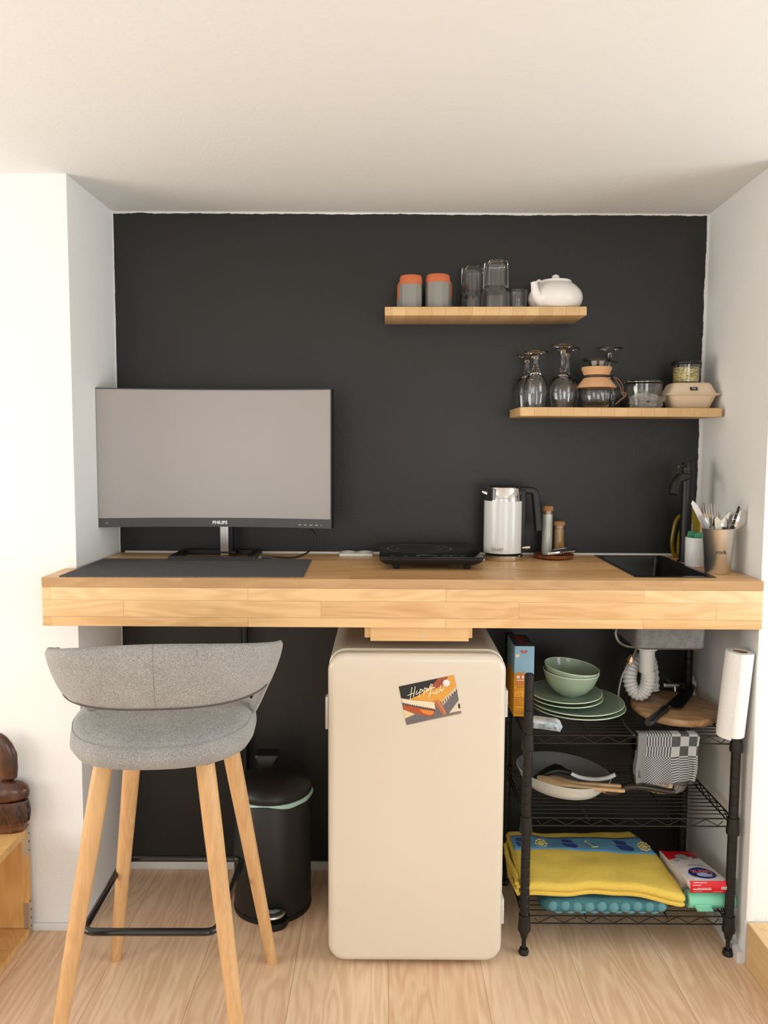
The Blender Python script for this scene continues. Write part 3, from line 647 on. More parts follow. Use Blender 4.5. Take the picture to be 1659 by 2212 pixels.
# ---- tap
FX, FY = 1.7135, -.143
r = thing('tall_tap', 'tall matte black tap with curved spout beside the sink', 'tap', (FX, FY, HC))
b = B(); lathe(b, [(0, HC+.0003), (.0205, HC+.0003), (.0205, HC+.004), (.0165, HC+.0045), (.0160, 1.294), (.0155, 1.2945), (0, 1.2945)], (FX, FY, 0), 40); obj('column', b, BLACKM, r)
b = B(); lathe(b, [(0, 1.2955), (.0162, 1.2955), (.0162, 1.318), (.0155, 1.319), (0, 1.319)], (FX, FY, 0), 40); hd = obj('mixer_head', b, BLACKM, r)
b = B(); tube(b, [(FX-.006, FY-.008, 1.3095), (FX-.045, FY-.050, 1.3080)], .0032, 12); obj('lever', b, BLACKM, hd)
b = B(); tube(b, spline([(FX-.002, FY-.004, 1.278), (FX-.022, FY-.030, 1.2785), (FX-.048, FY-.062, 1.276), (FX-.066, FY-.084, 1.262), (FX-.073, FY-.093, 1.243), (FX-.0755, FY-.096, 1.232)], 6), .0118, 20); obj('spout', b, BLACKM, r)

# ---- cutlery cup
CX, CY = 1.7225, -.355
czt = 1.149
r = thing('cutlery_cup', 'tapered steel cup lettered vork, filled with cutlery', 'cup', (CX, CY, HC))
b = B(); lathe(b, [(0, HC+.0005), (.0305, HC+.0005), (.0325, HC+.003), (.0425, czt-.002), (.0440, czt), (.0425, czt+.0008), (.0410, czt-.003), (.0312, HC+.005), (0, HC+.004)], (CX, CY, 0), 64); obj('cup_body', b, P('brushed_cup_steel', (.78, .76, .73, 1), .36, 1), r)
def onc(c):
    a = R(-90)+(c.x-.007)/.0375; z = HC+.060+c.y; rad = .0325+(.0425-.0325)*(z-HC-.003)/(czt-HC-.005)+.0002+c.z
    return Vector((CX+rad*cos(a), CY+rad*sin(a), z))
b = text_bm('vork', .0150, .0002, onc, bold=.0003); obj('cup_lettering', b, P('etched_grey', (.05, .045, .04, 1), .5), r)
def cutlery(name, label, group, base, tip, kind, mat, wid=.010):
    """base: inside the cup; tip: top end"""
    base, tip = Vector(base), Vector(tip); d = (tip-base); L = d.length; z = d.normalized()
    x = Vector((1, 0, 0)) - z*z.x; x.normalize(); y = z.cross(x)
    M = Matrix(((x.x, y.x, z.x, base.x), (x.y, y.y, z.y, base.y), (x.z, y.z, z.z, base.z), (0, 0, 0, 1)))
    b = B(); pr = []
    if kind == 'knife':
        pts = [(-.004, 0), (.004, 0), (.0035, L*.40), (.0075, L*.47), (.0085, L*.75), (.006, L*.93), (.001, L), (-.006, L*.965), (-.0065, L*.5), (-.0035, L*.40)]
        prism(b, [M @ Vector((a*wid/.010, -.0008, c_)) for a, c_ in pts], y*.0016)
    elif kind == 'fork':
        tube(b, [M @ Vector(q) for q in ((0, 0, 0), (0, 0, L*.4), (0, .002, L*.66))], [.0045, .0028, .003], 10, flat=.5)
        grid_pts = [[M @ Vector((a, .002+.0016*s, h)) for a, s in ((-wf, 0), (0, -1), (wf, 0), (0, 1))] for wf, h in ((.003, L*.64), (.009, L*.70), (.012, L*.77), (.012, L*.80))]
        loft(b, grid_pts)
        for i in range(4):
            xo = -.0102+i*.0068; tube(b, [M @ Vector((xo, .002, L*.785)), M @ Vector((xo, .003, L*.9)), M @ Vector((xo, .001, L))], [.0019, .0015, .0008], 6)
    else:
        tube(b, [M @ Vector(q) for q in ((0, 0, 0), (0, 0, L*.4), (0, .001, L*.70))], [.0045, .0028, .003], 10, flat=.5)
        rings = []
        for i in range(15):
            t_ = i/14; h = L*(.66+.34*t_); wq = .0185*max(.06, sin(pi*min(1, t_*1.02))**.62)*(1 if t_ > .4 else .85+.15*t_/.4); dq = .006*sin(pi*t_)
            rings.append([M @ Vector((wq*cos(a_), -dq*(1-cos(a_)**2)+(.0012 if sin(a_) > 0 else 0)+.001, h)) for a_ in [2*pi*k/16 for k in range(16)]])
        loft(b, rings)
    return tag(obj(name, b, mat, sharp=35), label, kind, group)
CUT = P('cutlery_steel', (.66, .64, .61, 1), .16, 1); CUTM = P('matte_knife_steel', (.60, .57, .55, 1), .36, .75)
cz0 = HC+.012
def P3(px, py, Y): return at(px, py, Y)
cutlery('table_knife', 'table knife leaning furthest left out of the cup', None, (CX+.022, CY+.002, cz0), P3(1495, 1081, CY+.004), 'knife', CUTM, .011)
cutlery('table_knife', 'thin grey knife just right of the leftmost table knife', None, (CX+.020, CY-.010, cz0), P3(1515, 1112, CY-.014), 'knife', P('grey_knife', (.3, .3, .31, 1), .4, .5), .006)
cutlery('table_fork', 'front fork standing tines up in the steel cup', None, (CX-.002, CY-.004, cz0), P3(1527, 1089, CY-.006), 'fork', CUT)
cutlery('table_fork', 'fork right behind the front fork in the steel cup', None, (CX+.006, CY+.012, cz0), P3(1540, 1088, CY+.018), 'fork', CUT)
cutlery('paring_knife', 'short cream coloured blade between the forks and spoons', None, (CX+.004, CY-.014, cz0), P3(1549, 1116, CY-.024), 'knife', P('cream_plastic', (.72, .68, .55, 1), .4), .012)
cutlery('table_spoon', 'left spoon with its bowl facing the forks', None, (CX-.014, CY+.004, cz0), P3(1583, 1104, CY+.012), 'spoon', CUT)
cutlery('tea_spoon', 'smaller spoon resting low on the cup rim in front', None, (CX-.016, CY-.004, cz0), P3(1568, 1118, CY-.014), 'spoon', CUT)
cutlery('table_spoon', 'right spoon leaning out towards the right wall', None, (CX-.010, CY-.010, cz0), P3(1609, 1100, CY-.016), 'spoon', CUT)
r = thing('kitchen_utensil', 'slim black utensil with a twisted silver pattern leaning right in the steel cup', 'utensil', (CX, CY-.02, cz0))
q0, q1 = Vector((CX-.008, CY-.020, cz0)), P3(1601, 1082, CY-.022); d = q1-q0
b = B(); tube(b, [q0+d*.60, q0+d*.92], [.0036, .0030], 10); obj('handle', b, BLACKP, r)
b = B(); tube(b, [q0+d*.90, q0+d*1.03], .0008, 6)
nv = d.normalized(); sx = Vector((1, 0, 0))-nv*nv.x; sx.normalize(); sy = nv.cross(sx)
tube(b, [q0+d*(.05+.8*i/80)+sx*.0040*cos(i*.8)+sy*.0040*sin(i*.8) for i in range(81)], .0008, 6); obj('wire', b, CUT, r)

# ---- white dimpled pot with green sponges
PXc, PYc = at(1504, 1190, -.235).x, -.235; pz = 1.1105
t = NT('dimpled_porcelain'); t.set('Base Color', (.80, .80, .80, 1)); t.set('Roughness', .3)
vo = t.n('ShaderNodeTexVoronoi', ins={'Vector': t.mapped((1, 1, 1)), 'Scale': 300}).outputs['Distance']; t.bump(vo, .35, .002)
r = thing('sponge_pot', 'white dimpled ceramic pot behind the steel cup', 'pot', (PXc, PYc, HC))
b = B(); lathe(b, [(0, HC+.0005), (.0275, HC+.0005), (.0300, HC+.004), (.0310, pz-.003), (.0295, pz), (.0275, pz-.002), (.0270, HC+.006), (0, HC+.005)], (PXc, PYc, 0), 48); obj('pot_body', b, t.m, r)
SPG = P('green_cloth', srgb(66, 150, 116), .85, vary=.2, vscale=150, bump=(300, .5, .002))
M = Matrix.Translation((PXc-.004, PYc+.006, pz+.001)) @ Matrix.Rotation(R(8), 4, 'Y')
tag(obj('sponge', box(B(), -.020, .020, -.006, .006, -.05, .014, .003, M=M), SPG), 'dark green sponge cloth at the back of the white pot', 'sponge')
M = Matrix.Translation((PXc+.007, PYc-.010, pz+.001)) @ Matrix.Rotation(R(-6), 4, 'Y')
tag(obj('sponge', box(B(), -.017, .017, -.005, .005, -.05, .013, .003, M=M), P('green_cloth_light', srgb(86, 168, 132), .85, vary=.15, vscale=150, bump=(300, .5, .002))), 'lighter green folded sponge in front in the white pot', 'sponge')

# ---- dish soap bottle
p = at(1486, 1150, -.06); bx, by = p.x, -.062; bz = at(1486, 1099, -.06).z
SOAP = P('yellow_soap', (.62, .46, .02, 1), .08, Transmission_Weight=.45)
r = thing('soap_bottle', 'yellow dish soap bottle with a side grip behind the tap', 'bottle', (bx, by, HC))
b = B(); out = []
for hh, w0, w1 in ((0, -.030, .030), (.006, -.036, .036), (.03, -.040, .040), (.07, -.036, .041), (.105, -.026, .038), (.128, -.018, .030), (.142, -.015, .018), (bz-HC, -.013, .013)):
    cxx, ww = (w0+w1)/2, (w1-w0)
    out.append([Vector((bx+.008+cxx+a, by+c_, HC+.0005+hh)) for a, c_ in rrect(ww, .044 if hh < .12 else .03, min(.0125, ww/2-.001))])
loft(b, out); obj('bottle_body', b, SOAP, r)
b = B(); tube(b, spline([(bx-.014, by, HC+.135), (bx-.036, by, HC+.118), (bx-.045, by, HC+.080), (bx-.048, by, HC+.040), (bx-.040, by, HC+.010), (bx-.025, by, HC+.008)], 6), .0060, 12); obj('grip_loop', b, P('olive_plastic', srgb(120, 98, 20), .2), r)
b = B(); box(b, bx-.026, bx+.004, by-.0235, by-.0225, HC+.035, HC+.105, .0003); lab = obj('label_sticker', b, P('soap_label', (.75, .76, .78, 1), .5), r)
b = B(); 
for i in range(5): box(b, bx-.026, bx-.008, by-.0240, by-.0236, HC+.045+i*.010, HC+.049+i*.010)
obj('label_print', b, P('label_grey', (.3, .34, .42, 1), .5), lab, smooth=False)
b = B(); lathe(b, [(0, bz), (.011, bz), (.011, bz+.014), (0, bz+.015)], (bx+.008, by, 0), 20); obj('cap', b, P('white_cap', (.75, .78, .75, 1), .4), r)
p = at(1551, 1120, -.25); r_ = tag(obj('wooden_brush', box(B(), p.x-.016, p.x+.014, -.19, -.17, HC+.0005, at(1551, 1110, -.18).z, .004), PINE), 'plain wooden brush block standing upright against the right wall behind the forks', 'brush')
r_.location = (-.004, 0, 0)

# ================================================================ FRIDGE
CREAM = P('cream_enamel', srgb(220, 208, 190), .22, spec=.5)
FXL, FXR, FZB, FZT = .6865, 1.1425, .012, .836
fw, fh, fcx, fcz = FXR-FXL, FZT-FZB, (FXL+FXR)/2, (FXR and (FZT+FZB)/2)
r = thing('mini_fridge', 'cream retro mini fridge with rounded door under the worktop', 'fridge', (fcx, -.25, 0))
def fr_ring(ins, y, rad, dz=0, dtop=0):
    return [Vector((fcx+a, y, fcz+c_+dz)) for a, c_ in rrect(fw-2*ins, fh-2*ins+dtop, max(.002, rad-ins), 8)]
b = B(); loft(b, [fr_ring(.006, -.040, .045, .002), fr_ring(.0, -.046, .045, .002), fr_ring(.0, -.438, .045, .002), fr_ring(.004, -.441, .045, .002)]); obj('cabinet', b, CREAM, r, sharp=35)
b = B(); loft(b, [fr_ring(.012, -.441, .04), fr_ring(.012, -.444, .04)]); obj('door_seal', b, P('seal_grey', (.55, .54, .5, 1), .6), r, sharp=35)
b = B(); rg = [fr_ring(.002, -.4445, .045)]
for i in range(9):
    a = i/8*pi/2; rg.append(fr_ring(.019*(1-cos(a))+0, -.4705-.019*sin(a), .045))
loft(b, rg); door = obj('door', b, CREAM, r, sharp=35)
b = B(); box(b, FXL-.0075, FXL, -.475, -.448, .6335, .7205, .003); obj('door_handle', b, P('handle_grey', (.50, .49, .47, 1), .35, .4), door, label='grey recessed grip on the left edge of the door')
for z0, z1 in ((.664, .735), (.103, .172)):
    b = B(); box(b, FXR, FXR+.008, -.462, -.425, z0, z1, .002); box(b, FXR, FXR+.0105, -.450, -.43, (z0+z1)/2-.001, (z0+z1)/2+.001)
    obj('hinge', b, P('hinge_grey', (.66, .65, .62, 1), .4), r)
for fx in (FXL+.05, FXR-.05):
    for fy in (-.42, -.09):
        b = B(); lathe(b, [(0, .0003), (.013, .0003), (.013, .005), (.008, .006), (.008, .0165), (0, .0165)], (fx, fy, 0), 18); obj('foot', b, P('foot_grey', (.25, .25, .25, 1), .5), r)
# postcard held by a round magnet
YD = -.4898
K9 = 9.217
def card(zx, zy, d=0): return at(840+zx/K9, 1440+zy/K9, YD-.0002-d)
r = thing('postcard', 'tilted hammock picture postcard reading Hippie Fish on the fridge door', 'postcard', tuple(card(800, 650)))
def poly(name, pts, mat, d, par=r, label=None):
    b = B(); prism(b, [card(x, y, d) for x, y in pts], (0, -.00015, 0)); return obj(name, b, mat, par, smooth=False, label=label)
def flat(n, c): return P(n, c, .45)
poly('card', [(195, 395), (1295, 165), (1445, 935), (350, 1165)], flat('card_grey', srgb(108, 102, 104)), 0)
poly('picture_sky', [(200, 398), (1000, 230), (920, 330), (620, 560), (470, 625), (330, 640), (245, 625)], flat('card_dark', srgb(24, 22, 24)), .0002)
poly('picture_canopy', [(985, 232), (1290, 168), (1345, 400), (1200, 540), (1040, 690), (900, 700), (420, 660), (480, 620), (650, 540), (900, 330)], flat('card_ochre', srgb(222, 158, 62)), .0002)
poly('picture_canopy_fold', [(985, 232), (1180, 190), (1150, 260), (1060, 380), (950, 430), (760, 480), (870, 360)], flat('card_brick', srgb(160, 78, 50)), .0003)
poly('picture_fringe', [(245, 632), (420, 665), (900, 705), (930, 850), (700, 810), (450, 765), (270, 720)], flat('card_fringe', srgb(236, 218, 186)), .0003)
b = B()
for i in range(15):
    x0 = 285+i*43; y0 = 715+i*8.5; prism(b, [card(x0, y0, .0004), card(x0+18, y0+4, .0004), card(x0+24, y0+52, .0004), card(x0+4, y0+48, .0004)], (0, -.0001, 0))
for i in range(7):
    x0 = 1070+i*44; y0 = 690-i*38; prism(b, [card(x0, y0, .0004), card(x0+17, y0-12, .0004), card(x0+28, y0+38, .0004), card(x0+10, y0+48, .0004)], (0, -.0001, 0))
obj('picture_tassels', b, flat('card_tassel', srgb(60, 40, 30)), r, smooth=False)
poly('picture_fringe', [(1040, 690), (1340, 395), (1350, 470), (1080, 770)], flat('card_fringe2', srgb(206, 188, 160)), .0003)
poly('picture_hammock', [(275, 765), (500, 800), (760, 850), (905, 880), (900, 945), (830, 985), (700, 975), (500, 925), (290, 850)], flat('card_rust', srgb(176, 78, 36)), .0003)
poly('picture_hammock_light', [(600, 850), (900, 885), (880, 940), (820, 965), (690, 930)], flat('card_amber', srgb(222, 134, 58)), .0004)
poly('picture_ground', [(292, 855), (520, 945), (320, 1035)], flat('card_sand', srgb(228, 204, 158)), .0003)
poly('picture_ground', [(1395, 660), (1440, 880), (1200, 925)], flat('card_sand2', srgb(220, 206, 180)), .0003)
poly('picture_legs', [(870, 700), (910, 670), (985, 655), (1020, 690), (1150, 935), (1100, 960), (1050, 920), (930, 740)], flat('card_skin', srgb(206, 122, 76)), .0005)
poly('picture_leg_shadow', [(930, 700), (945, 700), (1095, 930), (1080, 930)], flat('card_skin_dark', srgb(130, 62, 36)), .0006)
poly('picture_bottle', [(1375, 745), (1410, 735), (1425, 825), (1385, 835)], flat('card_black', srgb(30, 24, 22)), .0004)
poly('picture_floor_edge', [(520, 1118), (1440, 900), (1447, 935), (600, 1112)], flat('card_floor', srgb(150, 128, 112)), .0004)
strokes = [[(460, 410), (440, 540), (420, 680)], [(525, 395), (505, 510), (490, 610)], [(370, 575), (440, 548), (505, 520)],
 [(560, 478), (540, 545), (570, 545), (600, 500)], [(630, 440), (612, 530), (598, 605)], [(618, 480), (660, 452), (655, 500), (615, 520)], [(655, 500), (690, 460)],
 [(712, 415), (698, 500), (685, 570)], [(702, 455), (745, 425), (740, 475), (700, 495)], [(772, 428), (757, 470), (782, 458), (800, 432)],
 [(803, 436), (842, 408), (866, 368), (848, 350), (818, 385), (812, 425), (842, 432), (884, 398)],
 [(735, 495), (820, 450), (925, 408)], [(840, 450), (810, 540), (790, 615)], [(790, 555), (830, 535), (885, 515)], [(905, 490), (885, 540), (915, 530), (960, 480)],
 [(985, 460), (945, 475), (975, 515), (925, 545)], [(1040, 360), (1015, 450), (995, 515)], [(1005, 485), (1045, 450), (1040, 495), (1105, 412)]]
b = B()
for s in strokes: tube(b, spline([card(x, y, .0011) for x, y in s], 5), .0008, 6)
obj('script_lettering', b, flat('card_cream_ink', srgb(255, 246, 214)), r)
c = card(1140, 318); b = B(); lathe(b, [(0, .0012), (.0088, .0012), (.0092, .002), (.0088, .0058), (.007, .0066), (0, .007)], (c.x, YD, c.z), 32, rot_to((0, -1, 0))); tag(obj('magnet', b, WPLAST), 'small round white magnet holding the postcard', 'magnet')

# ================================================================ WIRE RACK
r = thing('wire_rack', 'black three-tier wire shelving rack standing right of the fridge', 'rack', (1.487, -.25, 0))
PXs, PYs = (1.2105, 1.7600), (-.430, -.085)
for i, x in enumerate(PXs):
    for j, y in enumerate(PYs):
        ztop_ = .771 if not (i and not j) else .612
        if j: ztop_ = .80
        b = B(); prof = [(0, .045), (.0085, .045), (.0125, .062)]
        z = .09
        while z < ztop_-.03: prof += [(.0125, z-.0012), (.0117, z), (.0125, z+.0012)]; z += .0254
        prof += [(.0125, ztop_-.004), (.010, ztop_), (0, ztop_)]
        lathe(b, prof, (x, y, 0), 24); po = obj('post', b, POWDER, r, sharp=25)
        b = B(); lathe(b, [(0, .0003), (.013, .0003), (.0145, .006), (.0115, .016), (.006, .018), (.006, .048), (0, .048)], (x, y, 0), 8); obj('levelling_foot', b, POWDER, po, sharp=25)
        for zs_ in (.0865, .3590, .5845):
            b = B(); lathe(b, [(.0125, zs_-.022), (.0165, zs_-.020), (.0175, zs_-.012), (.0158, zs_+.002), (.0152, zs_+.026), (.0125, zs_+.0265)], (x, y, 0), 24); obj('sleeve', b, POWDER, po, sharp=30)
for zs_, nm in ((.0865, ''), (.3590, ''), (.5845, '')):
    b = B(); zt_ = zs_+.0215; x0, x1 = PXs; y0, y1 = PYs; wr = .0022
    for y in (y0, y1):
        tube(b, [(x0, y, zt_), (x1, y, zt_)], wr, 6); tube(b, [(x0, y, zs_), (x1, y, zs_)], wr, 6)
        zig = [(x0+.028, y, zt_-.007)]; n = 15; 
        for i in range(n): zig.append((x0+.04+(x1-x0-.08)*i/(n-1), y, (zs_+.002) if i % 2 == 0 else (zt_-.002)))
        zig.append((x1-.028, y, zt_-.007)); tube(b, zig, .0014, 6)
    for x in (x0, x1):
        tube(b, [(x, y0, zt_), (x, y1, zt_)], wr, 6); tube(b, [(x, y0, zs_), (x, y1, zs_)], wr, 6)
        tube(b, [(x, y0+.03+(y1-y0-.06)*i/10, (zs_+.002) if i % 2 == 0 else (zt_-.002)) for i in range(11)], .0014, 6)
    for i in range(1, 15): y = y0+(y1-y0)*i/15; tube(b, [(x0, y, zt_+.0018), (x1, y, zt_+.0018)], .0016, 6)
    for fx in (.30, .70): tube(b, [(x0+(x1-x0)*fx, y0-.004, zt_-.0045), (x0+(x1-x0)*fx, y1, zt_-.0025)], .0022, 6)
    obj('wire_shelf', b, POWDER, r)
ZA, ZB_, ZC_ = .5845+.0258, .3590+.0258, .0865+.0258   # shelf surfaces (top, middle, bottom)
# ---- cereal box
cb = thing('cereal_box', 'tall blue and yellow cardboard food box at the left end of the rack top', 'box', (1.22, -.24, ZA))
bx0, bx1 = 1.1925, 1.2475
by0, by1 = -.300, -.165; bt = at(1132, 1396, by0).z
t = NT('printed_carton'); co = t.co(); sp = t.n('ShaderNodeSeparateXYZ', ins={0: co}); zz_ = sp.outputs[2]
ed = t.math('ADD', zz_, t.math('MULTIPLY', t.math('SUBTRACT', t.noise(t.mapped((40, 40, 6)), 3, 3), .5), .035))
msk = t.math('GREATER_THAN', ed, (bt-ZA)*.62)
t.set('Base Color', t.mix(msk, t.mix(t.noise(co, 30, 3), srgb(240, 176, 40), srgb(226, 140, 30)), t.mix(t.noise(co, 25, 4), srgb(158, 196, 214), srgb(110, 160, 190)))); t.set('Roughness', .4)
b = B(); box(b, bx0, bx1, by0, by1, ZA+.0005, bt, .001); obj('carton', b, t.m, cb, smooth=False)
b = B(); box(b, bx0+.001, bx1-.001, by0+.001, by1-.001, bt, bt+.0006); obj('top_flap', b, P('flap_slate', (.045, .07, .08, 1), .5), cb, smooth=False, label='dark slate coloured top flap')
b = B(); box(b, bx0+.018, bx0+.044, by0+.02, by0+.036, bt+.0006, bt+.001); box(b, bx0+.018, bx0+.034, by0+.050, by0+.115, bt+.0006, bt+.001); obj('top_print', b, P('print_red', (.30, .02, .03, 1), .5), cb, smooth=False)
def fy(px, py): q = at(px, py, by0-.0002); return q
CS = 8.508
def cbp(zx, zy): return at(1080+zx/CS, 1360+zy/CS, by0-.0003)
b = B(); prism(b, [cbp(375, 400), cbp(400, 380), cbp(440, 398), cbp(485, 380), cbp(508, 400), cbp(480, 428), cbp(440, 436), cbp(400, 428)], (0, -.0003, 0)); obj('logo', b, P('logo_red', srgb(190, 40, 52), .5), cb, smooth=False)
b = B(); prism(b, [cbp(272, 815), cbp(450, 815), cbp(580, 815), cbp(580, 1020), cbp(285, 1020)], (0, -.0002, 0)); pn = obj('info_panel', b, P('panel_orange', srgb(206, 122, 52), .5), cb, smooth=False)
b = B()
for x0_, y0_, x1_, y1_ in ((305, 845, 365, 900), (400, 845, 440, 900), (300, 925, 445, 940), (290, 455, 355, 505), (415, 407, 470, 414)): prism(b, [cbp(x0_, y0_)+Vector((0, -.0004, 0)), cbp(x1_, y0_)+Vector((0, -.0004, 0)), cbp(x1_, y1_)+Vector((0, -.0004, 0)), cbp(x0_, y1_)+Vector((0, -.0004, 0))], (0, -.0002, 0))
obj('white_print', b, P('print_cream', srgb(240, 220, 200), .5), cb, smooth=False)
b = B()
for x0_, y0_, x1_ in ((305, 795, 440), (415, 775, 460), (310, 1050, 440), (310, 1068, 430), (270, 1250, 440), (270, 1280, 445), (270, 1310, 440), (270, 1340, 400), (270, 1365, 430), (268, 1395, 440), (268, 1455, 440), (268, 1490, 430), (268, 1515, 445), (268, 1540, 440), (320, 1200, 340), (365, 1185, 395), (370, 1225, 388)):
    prism(b, [cbp(x0_, y0_), cbp(x1_, y0_), cbp(x1_, y0_+8), cbp(x0_, y0_+8)], (0, -.0003, 0))
for x0_, y0_, x1_, y1_ in ((280, 1030, 450, 1036), (275, 1105, 450, 1111)): prism(b, [cbp(x0_, y0_), cbp(x1_, y0_), cbp(x1_, y1_), cbp(x0_, y1_)], (0, -.0003, 0))
obj('text_lines', b, P('print_brown', srgb(160, 92, 30), .5), cb, smooth=False)
# ---- plates and bowls
SAGE = P('sage_glaze', srgb(158, 178, 154), .18, vary=.12, vscale=25)
SAGER = P('sage_glaze_rim', srgb(214, 226, 196), .25)
def plate(cx, cy, z, rad, label, tilt=0, az_=0):
    r = thing('dinner_plate' if rad > .12 else 'side_plate', label, 'plate', (cx, cy, z), (R(tilt), 0, az_), 'sage green plates on the rack top')
    b = B(); lathe(b, [(0, .0), (rad*.55, 0), (rad*.57, .003), (rad*.82, .0085), (rad*.985, .0155), (rad, .0175), (rad*.975, .0182), (rad*.80, .0125), (rad*.60, .0075), (0, .0065)], (0, 0, 0), 72); obj('plate_body', b, SAGE, r, local=True)
    b = B(); q = 80; tube(b, [(rad*.991*cos(2*pi*i/q), rad*.991*sin(2*pi*i/q), .0172) for i in range(q)], .0015, 8, closed=True); obj('rim', b, SAGER, r, local=True, label='paler worn rim')
plate(1.386, -.243, ZA+.0003, .133, 'bottom large sage plate of the stack on the rack')
plate(1.382, -.240, ZA+.0125, .133, 'second large sage plate, lying on the bottom one', 1)
plate(1.350, -.246, ZA+.0275, .103, 'lower of the two smaller sage plates', 1.5)
plate(1.348, -.245, ZA+.0400, .103, 'upper small sage plate, directly under the bowls', 2)
def bowl(cx, cy, z, rad, h, label, rx, ry):
    r = thing('green_bowl', label, 'bowl', (cx, cy, z), (R(rx), R(ry), 0), 'sage green bowls on the plates')
    o_ = [(0, .001), (rad*.38, 0), (rad*.42, .004), (rad*.66, h*.22), (rad*.86, h*.52), (rad*.97, h*.84), (rad, h)]
    i_ = [(rad*.975, h), (rad*.945, h*.84), (rad*.83, h*.55), (rad*.62, h*.28), (rad*.35, .008), (0, .006)]
    b = B(); lathe(b, o_+i_, (0, 0, 0), 72); obj('bowl_body', b, SAGE, r, local=True)
    b = B(); q = 80; tube(b, [(rad*.988*cos(2*pi*i/q), rad*.988*sin(2*pi*i/q), h) for i in range(q)], .0014, 8, closed=True); obj('rim', b, SAGER, r, local=True, label='paler rim')
bowl(1.3595, -.245, ZA+.0475, .0785, .070, 'lower sage green bowl resting on the plates', 2, 3)
bowl(1.3575, -.2435, ZA+.0620, .0775, .068, 'upper sage green bowl, tilted down to the right', 3, 6.5)
# ---- wet wipes pack
r = thing('tissue_pack', 'small white plastic wipes pack with faint print at the front of the rack top', 'tissue pack', (1.262, -.385, ZA), (0, 0, R(-22)))
b = B()
rg = []
for i in range(13):
    u = i/12; x = -.045+.09*u; e = min(1, min(u, 1-u)/.12); hh = .022*e**.5+.001; ww = .046*(.9+.1*e)
    rg.append([Vector((x, a*1.0, .0005+(hh/2)+c_)) for a, c_ in rrect(ww, hh, min(.006, hh/2-.0002), 3)])
loft(b, rg)
for v in b.verts: v.co.z += .0012*noise.noise(v.co*90); v.co.y += .001*noise.noise(v.co*70+Vector((5, 5, 5)))
t = NT('wipes_wrap'); t.set('Base Color', t.ramp(t.noise(t.mapped((1, 1, 1)), 26, 3), [(.42, (.84, .84, .84)), (.56, srgb(206, 216, 222)), (.66, srgb(160, 178, 190))])); t.set('Roughness', .3); t.bump(t.noise(t.co(), 70, 3, .6, 1), .6, .004)
obj('wrapper', b, t.m, r, local=True)
b = B()
for i in range(6): box(b, -.040+i*.0008, -.022, -.0242, -.0236, .005+i*.0022, .0058+i*.0022); box(b, -.012, .006, -.0242, -.0236, .005+i*.0022, .0056+i*.0022)
box(b, .012, .022, -.0242, -.0236, .006, .009); box(b, .030, .036, -.0242, -.0236, .006, .014); box(b, -.005, .012, -.006, -.003, .0232, .0236)
obj('small_print', b, P('print_grey', (.25, .26, .27, 1), .5), r, local=True, smooth=False)
# ---- round wooden board with a knife on it
BCX, BCY = 1.658, -.254; BR = .117
BT = ZA+.022
b = B(); n = 64; 
def bring(q, z): return [Vector((q*(1+.015*sin(2*a+.6)+.01*sin(5*a))*cos(a), q*(1+.015*sin(2*a+.6)+.01*sin(5*a))*sin(a)*1.18, z)) for a in [2*pi*i/n for i in range(n)]]
loft(b, [bring(BR*.93, .0005), bring(BR*.985, .006), bring(BR, .014), bring(BR*.985, .0205), bring(BR*.965, .022)])
o = tag(obj('chopping_board', b, ACACIA, sharp=50), 'thick round chopping board with swirling grain on the rack top', 'chopping board'); o.location = (BCX, BCY, ZA)
r = thing('chef_knife', 'black kitchen knife lying across the round board', 'knife', (1.63, -.28, BT))
h0, h1 = az(1400, 1562, BT+.008), az(1438, 1530, BT+.008); b0 = h1+(h1-h0)*.14; tip = az(1482, 1476, BT+.006)
dirk = (h1-h0).normalized(); sd = Vector((dirk.y, -dirk.x, 0))
b = B(); fr_ = []
for t_, w_ in ((0, .0085), (.06, .0125), (.3, .0115), (.65, .0095), (.92, .0115), (1, .0105)):
    q = h0+(h1-h0)*t_; fr_.append([q+sd*a+Vector((0, 0, c_)) for a, c_ in rrect(2*w_, .015, .0055, 4)])
loft(b, fr_); obj('handle', b, BLACKP, r, sharp=50)
b = B(); fr_ = [[q+sd*a+Vector((0, 0, c_)) for a, c_ in rrect(.014, .008, .003, 3)] for q in (h1, b0)]; loft(b, fr_); obj('bolster', b, STEEL, r)
L_ = (tip-b0).length; b = B(); 
pts = [(-.009, 0), (-.011, L_*.9), (-.005, L_), (.010, L_*.90), (.028, L_*.5), (.036, .008), (.026, 0)]
prism(b, [b0+dirk*c_+sd*a+Vector((0, 0, -.001)) for a, c_ in pts], (0, 0, .002)); obj('blade', b, P('black_blade', (.010, .010, .012, 1), .3, .2), r, smooth=False, label='broad black coated blade')
